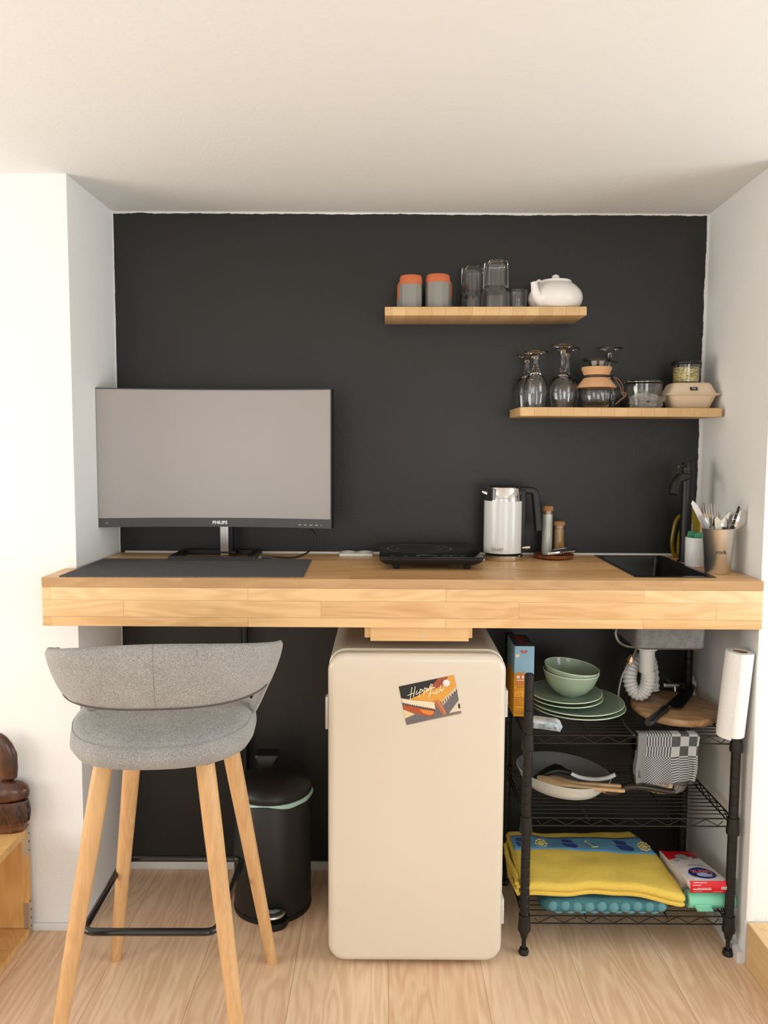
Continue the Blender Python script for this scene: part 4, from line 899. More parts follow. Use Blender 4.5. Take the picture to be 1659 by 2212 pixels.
# ---- roll of kitchen paper leaning over the front right post
t = NT('embossed_paper'); wv = t.n('ShaderNodeTexVoronoi', ins={'Vector': t.mapped((1, 1, 1)), 'Scale': 55}).outputs['Distance']
t.set('Base Color', (.85, .84, .81, 1)); t.set('Roughness', .9); t.set('Specular IOR Level', .1); t.bump(t.math('SINE', t.math('MULTIPLY', wv, 30)), .22, .001)
q0, q1 = Vector((1.7400, -.434, ZA+.0035)), Vector((1.7525, -.4445, .838))
r = thing('paper_towel_roll', 'white paper towel roll slipped over the front right rack post', 'paper roll', tuple(q0))
T = rot_to(q1-q0); Hh = (q1-q0).length
b = B(); lathe(b, [(.0195, 0), (.0345, 0), (.0352, .002), (.0352, Hh-.002), (.0345, Hh), (.0195, Hh), (.0195, 0)], q0, 56, T); obj('paper', b, t.m, r, sharp=50)
b = B(); rings = []
for i in range(9):
    a = R(-185+i*9.5); q = .0356+.0006*i+(.002 if i == 8 else 0)
    rings.append([q0+T.to_3x3() @ Vector((qq*cos(a), qq*sin(a), z)) for qq, z in ((q-.0012, -.003), (q, -.003), (q, Hh+.0005), (q-.0012, Hh+.0005))])
loft(b, rings); obj('loose_sheet', b, t.m, r, sharp=50)
b = B(); lathe(b, [(.0183, .001), (.0194, .001), (.0194, Hh-.002), (.0183, Hh-.002), (.0183, .001)], q0, 40, T); obj('cardboard_core', b, P('kraft_core', srgb(176, 140, 108), .8), r)
# ---- checked tea towel over the top shelf's front rail
t = NT('checked_towel'); uv = t.n('ShaderNodeTexCoord').outputs['UV']; sp = t.n('ShaderNodeSeparateXYZ', ins={0: uv}); U, V = sp.outputs[0], sp.outputs[1]
def chk(nx, ny, ou=0, ov=0):
    a = t.math('FLOOR', t.math('MULTIPLY', t.math('ADD', U, ou), nx)); c_ = t.math('FLOOR', t.math('MULTIPLY', t.math('ADD', V, ov), ny))
    return t.math('MODULO', t.math('ABSOLUTE', t.math('ADD', a, c_)), 2)
big = chk(7.2, 5.6, .005, .0); vst = chk(44, 5.6); hst = chk(7.2, 46); fine = chk(44, 46)
uR = t.math('GREATER_THAN', U, .555); vB = t.math('GREATER_THAN', V, .555)
def sel(m, a, b_): return t.math('ADD', t.math('MULTIPLY', m, a), t.math('MULTIPLY', t.math('SUBTRACT', 1, m), b_))
pat = sel(vB, sel(uR, hst, fine), sel(uR, big, vst))
hem = t.math('LESS_THAN', U, .13); pat = sel(hem, .55, pat)
wv = t.noise(t.mapped((400, 400, 400)), 1, 2)
colr = t.mix(pat, (.36, .35, .34, 1), (.022, .023, .028, 1)); colr = t.mix(t.math('MULTIPLY', wv, .35), colr, (.25, .25, .25, 1))
t.set('Base Color', colr); t.set('Roughness', .95); t.set('Specular IOR Level', .1); t.bump(wv, .4, .001)
TW = t.m
tx0 = at(1380, 1590, -.44).x; tx1 = at(1513, 1590, -.44).x
yr = PYs[0]; zt_ = .5845+.0215
def tow(u, v):
    # v: 0 behind rail top ... 1 hanging hem in front
    x = tx0+(tx1-tx0)*u - .004*v
    if v < .16:
        k = v/.16; y = yr+.022-.030*k; z = zt_+.0065+.001*sin(pi*k)
    else:
        k = (v-.16)/.84; y = yr-.0085-.004*k+.0045*sin(5.5*u*pi+1)*k+.002*sin(13*u)*k; z = zt_+.004-.132*k+.006*u*k*1.5+.003*sin(9*u)*k
        x += .003*sin(7*k+u*3)*k - (.006*k if u > .9 else 0)
    return Vector((x, y, z))
r = thing('tea_towel', 'black and white checked tea towel hanging over the rack rail', 'tea towel', ((tx0+tx1)/2, yr, zt_))
b = B(); grid(b, tow, 48, 40); o = obj('front_layer', b, TW, r, sharp=0); solid(o, .0018, 1)
def tow2(u, v):
    x = tx0-.006+.030*u+.004*sin(6*v); 
    if v < .12: k = v/.12; return Vector((x+.01, yr+.02-.022*k, zt_+.0045))
    k = (v-.12)/.88; return Vector((x-.008*k+.006, yr-.0030+.004*sin(5*u+2)*k*.5, zt_+.003-.105*k-.02*u*k))
def bandm(u, v): return tow2(u, v)
b = B(); grid(b, bandm, 8, 24); o = obj('back_layer', b, P('towel_grey_weave', (.13, .125, .12, 1), .95, vary=.7, vscale=260), r, sharp=0, label='plain grey fringed inner fold'); solid(o, .003, -1)
b = B(); rnd = random.Random(3)
for i in range(46):
    u = (i+.5)/46; p = tow(u, 1.0); tube(b, [p+Vector((0, 0, .001)), p+Vector((rnd.uniform(-.001, .001), rnd.uniform(-.001, .001), -.006))], .0005, 4)
for i in range(34):
    p = tow(0, .18+.8*i/34); tube(b, [p, p+Vector((-.005, rnd.uniform(-.001, .001), rnd.uniform(-.001, .001)))], .0005, 4)
obj('fringe', b, P('fringe_grey', (.12, .12, .13, 1), .95), r)

# ---- plumbing under the sink
r = thing('sink_trap', 'white plastic sink waste pipe with corrugated loop under the basin', 'pipe', (1.58, -.24, .65))
TX, TY = 1.5805, -.24
b = B(); lathe(b, [(.0, .832), (.029, .832), (.030, .829), (.0285, .790), (.026, .788), (.0, .788)], (TX, TY, 0), 36); obj('coupling_nut', b, WPLAST, r)
b = B(); lathe(b, [(0, .79), (.0215, .79), (.0212, .748), (.0205, .722), (0, .722)], (TX, TY, 0), 32); obj('straight_pipe', b, WPLAST, r)
path = spline([at(1400, 1448, TY), at(1400, 1466, TY), at(1396, 1486, TY+.004), at(1384, 1499, TY+.01), at(1370, 1493, TY+.02), at(1361, 1472, TY+.035), at(1363, 1448, TY+.05), at(1374, 1430, TY+.065), at(1390, 1420, TY+.085), at(1402, 1425, TY+.10), at(1408, 1450, TY+.11), at(1410, 1490, TY+.11)], 12)
rr_ = []
for i in range(len(path)): rr_.append(.0205 if i % 4 in (0, 1) else .0178)
b = B(); tube(b, path, rr_, 24); obj('corrugated_hose', b, WPLAST, r, sharp=60)
q = path[-1]; b = B(); box(b, q.x-.024, q.x+.024, q.y-.02, q.y+.02, q.z-.035, q.z-.01, .004); obj('wall_connector', b, WPLAST, r)
r = thing('water_hose', 'braided steel water hose looping down beside the white waste pipe', 'hose', (1.51, -.2, .75))
BRD = P('braided_steel', (.35, .34, .32, 1), .35, .8, bump=(500, .6, .002))
b = B(); tube(b, spline([at(1338, 1352, -.24), at(1330, 1366, -.24), at(1336, 1385, -.24), at(1352, 1395, -.23), at(1374, 1398, -.22)], 8), .0042, 10); obj('upper_loop', b, BRD, r)
b = B(); tube(b, spline([at(1375, 1400, -.22), at(1370, 1412, -.21), at(1362, 1424, -.20), at(1351, 1446, -.20), at(1342, 1466, -.20), at(1336, 1498, -.20), at(1338, 1520, -.2)], 8), [.0045]*14+[.0032]*100 if False else .0038, 10); obj('lower_hose', b, BRD, r)
p = at(1363, 1423, -.20); b = B(); lathe(b, [(0, -.009), (.0095, -.009), (.0095, .006), (.0075, .007), (.0075, .012), (0, .012)], p, 6, rot_to((.4, 0, 1))); obj('hose_nut', b, CHROME, r, smooth=False)
b = B(); lathe(b, [(0, -.016), (.008, -.016), (.008, -.010), (0, -.010)], p, 6, rot_to((.4, 0, 1))); obj('brass_fitting', b, P('brass', (.55, .38, .14, 1), .25, 1), r, smooth=False)
r = thing('stop_valve', 'small chrome stop valve on the wall behind the rack post', 'valve', (1.73, -.05, .625))
p = at(1457, 1481, -.06)
b = B(); tube(b, [p+Vector((-.030, 0, .001)), p+Vector((.035, 0, 0))], .0075, 16); tube(b, [p+Vector((0, 0, .002)), p+Vector((0, -.012, -.026))], .006, 14); tube(b, [p+Vector((0, 0, 0)), Vector((p.x, -.002, p.z))], .008, 14); obj('valve_body', b, CHROME, r)
b = B(); tube(b, [p+Vector((-.030, 0, .001)), p+Vector((-.036, 0, .001))], .010, 8); obj('valve_knob', b, CHROME, r, smooth=False)
r = thing('pipe_elbow', 'white painted pipe clamp and elbow at the lower right wall corner', 'pipe', (1.79, -.06, .62))
p = at(1497, 1480, -.055)
b = B(); tube(b, spline([p+Vector((-.006, 0, .030)), p+Vector((-.008, 0, .008)), p+Vector((-.004, 0, -.012)), p+Vector((.000, 0, -.045))], 5), .010, 14); obj('elbow', b, WPLAST, r)
b = B(); tube(b, [p+Vector((-.020, 0, .004)), p+Vector((.006, 0, .004))], .0125, 14); tube(b, [p+Vector((-.014, 0, -.028)), p+Vector((.008, 0, -.028))], .006, 10); obj('clamp', b, WPLAST, r)
r = thing('black_hose', 'thin black braided cable on the rack top between the plates and the wooden board', 'hose', (1.5, -.3, ZA))
b = B(); tube(b, spline([az(1343, 1552, ZA+.004), az(1350, 1566, ZA+.004), az(1362, 1579, ZA+.004), az(1370, 1588, ZA+.004)], 6), .0028, 8); o = obj('cord', b, P('woven_black', (.04, .04, .04, 1), .6, vary=.8, vscale=200), r)

# ================================================================ MIDDLE TIER
# ---- frying pan with sagging tilt, handle to the right
PCX, PCY, PR = 1.343, -.250, .134
r = thing('frying_pan', 'white frying pan with grey lining and brown handle on the middle tier', 'frying pan', (PCX, PCY, ZB_+.0065), (0, R(5), 0))
WPAN = P('pan_white', (.72, .71, .68, 1), .3); GPAN = P('pan_grey_lining', (.20, .20, .20, 1), .35)
ph = .047
b = B(); lathe(b, [(0, 0), (PR*.70, 0), (PR*.78, .004), (PR*.90, .022), (PR*.985, ph-.002), (PR, ph), (PR*.985, ph+.001)], (0, 0, 0), 72); obj('pan_body', b, WPAN, r, local=True)
b = B(); lathe(b, [(PR*.985, ph+.0008), (PR*.965, ph-.001), (PR*.88, .024), (PR*.76, .007), (PR*.68, .0045), (0, .0045)], (0, 0, 0), 72); obj('lining', b, GPAN, r, local=True)
b = B(); lathe(b, [(0, .0048), (.020, .0048), (.020, .0054), (0, .0054)], (-.012, -.02, 0), 28); obj('heat_dot', b, P('dark_red_dot', (.05, .010, .010, 1), .5), r, local=True)
def Lc(px, py, Y): return at(px, py, Y)
b = B(); q0 = Lc(1296, 1706, -.318); q1 = Lc(1316, 1712, -.340)
tube(b, [q0, q1], [.008, .009], 12, flat=.6); obj('handle_bracket', b, P('bracket_beige', srgb(196, 160, 130), .4), r)
b = B(); hp = spline([Lc(1310, 1712, -.338), Lc(1330, 1710, -.348), Lc(1352, 1700, -.355), Lc(1385, 1698, -.362), Lc(1420, 1704, -.368), Lc(1445, 1709, -.372), Lc(1458, 1708, -.374)], 6)
n = len(hp); tube(b, hp, [.0100+.0035*sin(pi*min(1, i/n*1.15)) for i in range(n-2)]+[.009, .005], 16, flat=.75); obj('handle', b, P('dark_brown_bakelite', (.030, .020, .014, 1), .28), r)
# ---- saucepan behind the towel
r = thing('saucepan', 'shiny steel saucepan on the middle tier behind the tea towel', 'saucepan', (1.628, -.232, ZB_))
SPX, SPY = 1.628, -.232
b = B(); lathe(b, [(0, ZB_+.0005), (.060, ZB_+.0005), (.073, ZB_+.006), (.080, ZB_+.020), (.081, ZB_+.040), (.081, ZB_+.115), (.083, ZB_+.117), (.0795, ZB_+.117), (.079, ZB_+.030), (.06, ZB_+.006), (0, ZB_+.005)], (SPX, SPY, 0), 64); obj('pot_body', b, P('mirror_steel', (.62, .60, .57, 1), .07, 1), r)
b = B(); tube(b, spline([(SPX+.060, SPY-.052, ZB_+.085), (SPX+.075, SPY-.085, ZB_+.075), (SPX+.050, SPY-.10, ZB_+.072), (SPX+.035, SPY-.074, ZB_+.085)], 6), .003, 8); obj('loop_handle', b, STEEL, r)
# ---- utensils lying in the pan
r = thing('soup_ladle', 'black ladle with white handle lying in the frying pan', 'ladle', (1.37, -.26, ZB_+.05))
b = B(); M = Matrix.Translation(Lc(1166, 1676, -.27)); 
rg = []
for i, (px, py, w_) in enumerate(((1148, 1684, .006), (1160, 1678, .020), (1178, 1668, .029), (1196, 1661, .031), (1210, 1662, .022), (1222, 1667, .0105), (1235, 1671, .008))):
    q = Lc(px, py, -.272-.002*i); rg.append([q+Vector((a*.28, a*.9 if False else a*.85, c_)) for a, c_ in rrect(2*w_, min(.014, w_*1.5), min(.0055, w_*.45), 4)])
loft(b, rg); obj('scoop', b, BLACKP, r, sharp=50)
b = B(); hp = spline([Lc(1233, 1671, -.284), Lc(1255, 1680, -.290), Lc(1285, 1684, -.298), Lc(1310, 1681, -.303), Lc(1329, 1673, -.308)], 6); n = len(hp); tube(b, hp, [.0075+.001*sin(pi*i/n) for i in range(n)], 12, flat=.7); obj('handle', b, WPLAST, r, label='white plastic handle')
def spoon(label, a, c_, w, Y0, Y1, dark=False):
    q0, q1 = Lc(a[0], a[1], Y0), Lc(c_[0], c_[1], Y1); d = q1-q0; L = d.length; z = d.normalized(); sd = z.cross(Vector((0, 0, 1))).normalized(); up = sd.cross(z)
    b = B(); rg = []
    for t_, ww, hh in ((0, .010, .004), (.04, .020, .006), (.14, .026, .007), (.26, .024, .007), (.36, .013, .008), (.5, .0085, .0085), (.97, .0080, .0080), (1, .0065, .0065)):
        q = q0+d*t_+up*(-.008*sin(pi*min(1, t_*1.0))); rg.append([q+sd*a_*w+up*e_ for a_, e_ in rrect(2*ww, 2*hh*.55, hh*.5, 4)])
    loft(b, rg); return tag(obj('wooden_spoon', b, SPOONW, sharp=50), label, 'wooden spoon', 'wooden spoons in the frying pan')
spoon('front wooden spoon lying across the frying pan', (1160, 1680), (1350, 1708), .9, -.318, -.385)
spoon('wooden spoon between the front one and the black ladle', (1164, 1676), (1342, 1698), .8, -.290, -.365)

# ================================================================ BOTTOM TIER
# ---- teal bath mat, folded, with round bobbles
t = NT('teal_terry'); vo = t.n('ShaderNodeTexNoise', ins={'Vector': t.co(), 'Scale': 420, 'Detail': 2})
t.set('Base Color', t.mix(vo.outputs['Fac'], srgb(52, 96, 104), srgb(84, 132, 140))); t.set('Roughness', .95); t.set('Specular IOR Level', .1); t.bump(vo.outputs['Fac'], .8, .003)
TEAL = t.m
r = thing('bath_mat', 'folded teal bath mat with round bobbles under the yellow towel', 'bath mat', (1.43, -.27, ZC_))
mx0, mx1, mmy = 1.258, 1.604, -.418
b = B(); rg = []
for i in range(25):
    u = i/24; e = min(1, min(u, 1-u)/.07)**.5; x = mx0+(mx1-mx0)*u; hh = .038*(.5+.5*e); d_ = .160*(.85+.15*e)
    rg.append([Vector((x, -.273+a, ZC_+.001+hh/2+c_+.002*sin(u*19+a*30))) for a, c_ in rrect(2*d_, hh, hh*.48, 8)])
loft(b, rg); obj('folded_mat', b, TEAL, r)
b = B()
for i in range(10):
    x = mx0+.030+i*.0322; bmesh.ops.create_uvsphere(b, u_segments=16, v_segments=10, radius=1, matrix=Matrix.Translation((x, -.431+.004*abs(i-4.5)/4.5, ZC_+.021+.0015*sin(i*2))) @ Matrix.Diagonal((.0138, .0075, .0135, 1)))
for i in range(9):
    x = mx0+.045+i*.0322; bmesh.ops.create_uvsphere(b, u_segments=14, v_segments=8, radius=1, matrix=Matrix.Translation((x, -.424, ZC_+.005)) @ Matrix.Diagonal((.0130, .006, .006, 1)))
obj('bobbles', b, P('teal_bobble', srgb(92, 142, 150), .95, bump=(500, .6, .002)), r)
# ---- yellow towel with a blue border
t = NT('yellow_terry'); nz = t.noise(t.co(), 380, 3, .7); t.set('Base Color', t.mix(nz, srgb(252, 224, 116), srgb(232, 190, 72))); t.set('Roughness', .95); t.set('Specular IOR Level', .1)
t.bump(t.math('ADD', nz, t.math('MULTIPLY', t.noise(t.co(), 18, 3), 2.0)), .9, .004); YEL = t.m
r = thing('beach_towel', 'folded yellow towel with blue nautical border on the bottom tier', 'towel', (1.43, -.28, .165))
# outline of the folded pad seen from above (front edge left->right, then back)
def edge(u, w):
    # u across (0 left,1 right), w depth (0 front, 1 back)
    fl = Vector((1.197, -.422, 0)); fr2 = Vector((1.642, -.424, 0)); bl = Vector((1.198, -.175, 0)); br_ = Vector((1.580, -.165, 0))
    p = (fl*(1-u)+fr2*u)*(1-w)+(bl*(1-u)+br_*u)*w
    p.y += -.006*sin(3*pi*u)*(1-w); p.x += .014*sin(pi*w)*(u > .5)*(u-.5)*2
    return p
def ztop_f(u, w):
    z = .1985+.012*w+.004*sin(5*u+2*w)+.005*sin(pi*w)+.004*noise.noise(Vector((u*5, w*4, 0)))*1.6
    z -= .026*max(0, (u-.74)/.26)**1.5*(1-w)          # the right front corner sags
    return z
b = B(); NU, NW = 56, 34; top = []
def lay(b, z_off, thick, inset, mi=0):
    def f(u, v):
        # v runs: front bottom -> round the front -> over the top -> back
        if v < .16:
            a = -pi/2+pi*(v/.16); k = 0; p = edge(u, inset*.2); zt2 = ztop_f(u, 0)+z_off
            return Vector((p.x, p.y-thick/2*cos(a)*.9, zt2-thick/2+thick/2*sin(a)))
        k = (v-.16)/.84; p = edge(u, k); return Vector((p.x, p.y, ztop_f(u, k)+z_off))
    return grid(b, f, NU, NW)
def padlayer(b, z_off, thick):
    rings = []
    for i in range(NU+1):
        u0 = i/NU; e = min(1, min(u0, 1-u0)/.03)**.5; ring = []
        th = thick*(.35+.65*e)
        for k in range(10): a = -pi/2-pi*k/9; p = edge(u0, 0); zc_ = ztop_f(u0, 0)+z_off-thick/2; ring.append(Vector((p.x, p.y+th/2*cos(a)*.9, zc_-th/2*sin(a)*-1)))
        for k in range(1, 18): p = edge(u0, k/18); ring.append(Vector((p.x, p.y, ztop_f(u0, k/18)+z_off-thick/2+th/2)))
        for k in range(10): a = pi/2-pi*k/9; p = edge(u0, 1); zc_ = ztop_f(u0, 1)+z_off-thick/2; ring.append(Vector((p.x, p.y+th/2*cos(a)*.9, zc_+th/2*sin(a))))
        for k in range(17, 0, -1): p = edge(u0, k/18); ring.append(Vector((p.x, p.y, ztop_f(u0, k/18)+z_off-thick/2-th/2)))
        rings.append(ring)
    loft(b, rings)
b = B(); padlayer(b, 0, .026); o = obj('upper_fold', b, YEL, r, sharp=0)
b = B(); padlayer(b, -.0235, .016); o = obj('lower_fold', b, YEL, r, sharp=0)
# stripes of folded edges on the left end
b = B()
for i, (dz, dx) in enumerate(((-.004, -.006), (-.016, -.004), (-.028, -.008), (-.036, -.002))):
    pts = [Vector((1.196+dx+.003*sin(j*.8+i), -.425+j*.026, .198+dz*.9+.002*sin(j+i))) for j in range(9)]
    tube(b, spline(pts, 3), .006, 8, flat=.9)
obj('edge_folds', b, YEL, r)
b = B(); tube(b, spline([(1.192, -.36, .182), (1.183, -.365, .178), (1.184, -.372, .170), (1.193, -.374, .168)], 5), .0012, 6); obj('hanging_loop', b, P('loop_yellow', srgb(230, 190, 80), .9), r)
PYP = P('pale_yellow_print', srgb(236, 214, 130), .9); BLU = P('border_blue', srgb(96, 152, 186), .9, vary=.15, vscale=300); NAVY = P('navy_print', srgb(44, 60, 128), .9)
def bnd(u, v, lift=.0014): p = edge(.015+.965*u, .57+.26*v+.03*sin(5*u)*.5); return Vector((p.x, p.y, ztop_f(.015+.965*u, .57+.26*v+.015*sin(5*u))+lift))
# lift border toward the back edge
b = B(); grid(b, lambda u, v: bnd(u, v*1.25-.05), 50, 8); o = obj('blue_border', b, BLU, r, sharp=0); solid(o, .001, 0)
b = B()
def decal(b, pts, lift=.0026):
    vs = [b.verts.new(bnd(u, v, lift)) for u, v in pts]; b.faces.new(vs)
for u in (.02, .375, .76):
    b = B(); decal(b, [(u, .55), (u+.02, .20), (u+.09, .12), (u+.115, .3), (u+.10, .55)]); decal(b, [(u+.015, .92), (u+.02, .62), (u+.09, .6), (u+.10, .85), (u+.05, .98)]); obj('boat_print', b, NAVY, r, smooth=False)
b = B()
for u0 in (.215, .955):
    b = B(); c_ = bnd(min(u0, .985), .45, .003); 
    for q in (.015, .007): tube(b, [c_+Vector((q*cos(a), q*1.5*sin(a), 0)) for a in [2*pi*i/24 for i in range(24)]], .0014, 6, closed=True)
    for k in range(4): a = k*pi/4; dd = Vector((.019*cos(a), .028*sin(a), 0)); tube(b, [c_-dd, c_+dd], .0011, 6)
    obj('wheel_print', b, PYP, r)
b = B()
for u0 in (.57,): 
    tube(b, [bnd(u0, .85, .003), bnd(u0+.03, .2, .003)], .001, 6); tube(b, [bnd(u0-.01, .75, .003), bnd(u0+.015, .92, .003)], .001, 6); tube(b, [bnd(u0+.01, .25, .003), bnd(u0+.06, .3, .003)], .001, 6)
obj('anchor_print', b, PYP, r)
# ---- wipes packet
RED = P('packet_red', srgb(206, 24, 40), .28); PKW = P('packet_white', srgb(222, 214, 212), .25, bump=(60, .5, .004))
r = thing('wipes_packet', 'red and white wipes packet with blue oval logo right of the towel', 'packet', (1.70, -.36, .17))
fl, fr_, bl_, br_ = at(1487, 1903, -.428), at(1574, 1903, -.428), at(1424, 1840, -.262), at(1492, 1840, -.262)
bl_.z += .003; 
def pk(u, v, d=0):   # u left-right, v front-back
    p = (fl*(1-u)+fr_*u)*(1-v)+(bl_*(1-u)+br_*u)*v
    p.z += .006*sin(pi*v)*sin(pi*min(1, max(0, u)))+.0015*noise.noise(Vector((u*5, v*7, 2)))+d; return p
b = B(); n = 14; rings = []
for i in range(n+1):
    u = i/n; e = min(1, min(u, 1-u)/.12)**.5; th = .030*e+.001
    ring = [pk(u, j/12) for j in range(13)]+[pk(u, j/12, -th-.052*e*min(1, max(0, (j/12-.28)/.3))**.7) for j in range(12, -1, -1)]
    ring.insert(0, pk(u, 0, -th/2)+Vector((0, -.005*e, 0))); rings.append(ring)
loft(b, rings); obj('packet_body', b, PKW, r, sharp=50)
b = B(); grid(b, lambda u, v: pk(.02+.96*u, .995-.004-(.20+.10*(1-u)*1.2)*v, .0008), 12, 5); o = obj('red_header', b, RED, r); 
b = B()
def frp(u, v, d=.0): # front face, u across, v up
    p = fl*(1-u)+fr_*u; e = min(1, min(u, 1-u)/.12)**.5 if 0 < u < 1 else 0
    return Vector((p.x, p.y-.0062*(1-abs(2*v-1)**2)-.0006-d, p.z+.0008-(.0335)*(1-v)))
grid(b, lambda u, v: frp(.03+.97*u*.985, v), 14, 6); obj('red_front', b, RED, r)
b = B()
for q in range(5):
    u0, u1, v0 = ((.12, .45, .88), (.10, .30, .70), (.10, .55, .42), (.10, .56, .34), (.12, .34, .16))[q]
    grid(b, lambda u, v: frp(u0+(u1-u0)*u, v0+.035*v, .0006), 4, 1)
grid(b, lambda u, v: frp(.6+.25*u, .14+.03*v, .0006), 4, 1); grid(b, lambda u, v: frp(.2+.35*u, .50+.02*v, .0006), 4, 1)
grid(b, lambda u, v: frp(.80+.14*u, .38+.22*v, .0005), 4, 1)
obj('white_print', b, P('print_white', (.8, .74, .74, 1), .5), r, smooth=False)
b = B()
for i in range(7): grid(b, lambda u, v: frp(.815+.018*i+.007*u, .40+.18*v, .0009), 1, 1)
obj('barcode', b, P('barcode_black', (.03, .03, .03, 1), .5), r, smooth=False)
def oval(b, cu, cv, ru, rv, d, n=32):
    vs = [b.verts.new(pk(cu+ru*cos(2*pi*i/n), cv+rv*sin(2*pi*i/n), d)) for i in range(n)]; b.faces.new(vs)
b = B(); oval(b, .52, .20, .34, .155, .0020); lg = obj('logo_oval', b, P('logo_navy', srgb(24, 38, 110), .4), r, smooth=False)
b = B(); oval(b, .53, .14, .20, .06, .0026); obj('logo_swoosh', b, P('logo_pale_blue', srgb(150, 178, 214), .4), lg, smooth=False)
b = text_bm('Glorix', .030, .0001, lambda c: pk(.52-c.x*6.6, .215-c.y*5.4, .0034+c.z), bold=.0006); obj('logo_lettering', b, P('logo_pink', srgb(206, 110, 110), .4), lg, smooth=False)
b = B(); oval(b, .72, .82, .055, .04, .0018, 12); oval(b, .78, .72, .045, .03, .0018, 12); oval(b, .90, .77, .05, .05, .0018, 12); obj('berry_print', b, P('berry', srgb(110, 40, 44), .5), r, smooth=False)
b = B(); oval(b, .45, .74, .20, .09, .0016, 14); oval(b, .20, .62, .10, .04, .0016, 14); obj('grey_photo_print', b, P('photo_grey', srgb(160, 156, 154), .5), r, smooth=False)
b = B()
for i in range(14): grid(b, lambda u, v: pk(.36+.033*i+.02*u, .42+.022*v+.008*sin(i*2.3), .0018), 1, 1)
obj('slogan_print', b, P('print_dark', (.06, .06, .07, 1), .5), r, smooth=False)
# ---- roll of green bin bags
MINT = P('mint_plastic', srgb(134, 220, 186), .35, bump=(50, .5, .003)); 
r = thing('bin_bag_roll', 'roll of mint green bin bags at the front right of the bottom tier', 'bag roll', (1.72, -.40, ZC_))
RR = .0235; RY = -.3915; RZ = ZC_+RR+.0005; T = rot_to((1, 0, 0)); RX0, RX1 = 1.660, 1.7855
b = B(); lathe(b, [(.013, 0), (RR, 0), (RR, RX1-RX0), (.013, RX1-RX0), (.013, 0)], (RX0, RY, RZ), 36, T); obj('rolled_bags', b, MINT, r, sharp=50)
b = B(); tube(b, [(RX0-.0006, RY+q*cos(a), RZ+q*sin(a)) for a, q in [(i*.4, .013+.0102*i/45) for i in range(46)]], .0007, 6); obj('roll_edge', b, P('mint_pale', srgb(190, 240, 216), .4), r)
b = B(); grid(b, lambda u, v: Vector((RX0+.010+.045*u+.012*v, RY-RR-.001+.004*v, RZ-.004-(RR-.005)*v-.0035*v)), 6, 6); o = obj('loose_flap', b, MINT, r); solid(o, .0006)
b = B()
for i in range(9): a = R(-160+i*13); box(b, RX0+.062, RX0+.090, -.0003, .0003, -.0004, .0004, M=Matrix.Translation((0, RY+(RR+.0003)*cos(a), RZ+(RR+.0003)*sin(a))))
obj('printed_lines', b, P('mint_dark', srgb(60, 140, 110), .5), r, smooth=False)

# ================================================================ PEDAL BIN
TBX, TBY, TBR = .5015, -.196, .1130
r = thing('pedal_bin', 'round black pedal bin with domed lid between stool and fridge', 'bin', (TBX, TBY, 0))
b = B(); lathe(b, [(0, .012), (TBR-.002, .012), (TBR, .016), (TBR, .345), (TBR-.004, .350), (TBR-.006, .346), (TBR-.006, .02), (0, .02)], (TBX, TBY, 0), 72); obj('bin_body', b, P('bin_black', (.006, .006, .006, 1), .5), r)
b = B(); lathe(b, [(0, .0003), (TBR+.001, .0003), (TBR+.002, .006), (TBR+.001, .0135), (0, .0135)], (TBX, TBY, 0), 64); obj('base_ring', b, BLACKP, r)
b = B(); n = 72; rings = []
for q, z in ((TBR-.001, .352), (TBR+.0035, .350), (TBR+.0055, .338), (TBR+.001, .336)):
    rings.append([Vector((TBX+(q+(.002*sin(5*a)+.0015*sin(11*a+1) if z < .345 else 0))*cos(a), TBY+(q+(.002*sin(5*a) if z < .345 else 0))*sin(a), z+(.004+.003*sin(3*a+.5)+.002*sin(7*a)+.003*sin(a-2.5) if z < .345 else 0))) for a in [2*pi*i/n for i in range(n)]])
loft(b, rings, cap0=False, cap1=False); o = obj('bin_liner', b, P('mint_liner', srgb(176, 214, 204), .5), r, sharp=0); solid(o, .0006)
b = B(); lathe(b, [(0, .352), (TBR+.002, .352), (TBR+.004, .356), (TBR+.004, .368), (TBR-.001, .376), (TBR*.90, .386), (TBR*.6, .405), (TBR*.3, .414), (0, .417)], (TBX, TBY, 0), 72); lid = obj('lid', b, P('lid_black', (.004, .004, .004, 1), .42), r)
b = B(); q0 = [Vector((TBX-.018+a, TBY+.025+c_, .409)) for a, c_ in rrect(.068, .045, .020)]; q1 = [Vector((TBX-.018+a, TBY+.025+c_, .417)) for a, c_ in rrect(.070, .047, .020)]; q2 = [Vector((TBX-.018+a, TBY+.025+c_, .420)) for a, c_ in rrect(.058, .038, .016)]
q3 = [Vector((TBX-.018+a, TBY+.028+c_, .446+.14*c_)) for a, c_ in rrect(.074, .048, .012)]; q4 = [Vector((TBX-.018+a, TBY+.028+c_, .452+.14*c_)) for a, c_ in rrect(.068, .042, .010)]
loft(b, [q0, q1, q2, q3, q4]); obj('lid_knob', b, BLACKP, lid)
px = at(583, 1985, -.33).x
b = B(); lathe(b, [(0, .0003), (.040, .0003), (.043, .006), (.041, .020), (0, .021)], (0, 0, 0), 40, M=Matrix.Diagonal((1, .9, 1, 1))); bmesh.ops.transform(b, matrix=Matrix.Translation((px+.006, TBY-TBR+.004, 0)), verts=b.verts); obj('pedal_guard', b, BLACKP, r)
b = B(); rg = []
for z, s in ((.036, 1), (.0385, 1), (.047, .98)):
    rg.append([Vector((px+.004+.033*s*cos(a), TBY-TBR-.002+.031*s*sin(a)*(1 if sin(a) < 0 else .35), z+.25*(.031*s*sin(a))*(-.2))) for a in [2*pi*i/40 for i in range(40)]])
loft(b, rg); pd = obj('pedal', b, P('pedal_dark', (.03, .03, .03, 1), .35), r)
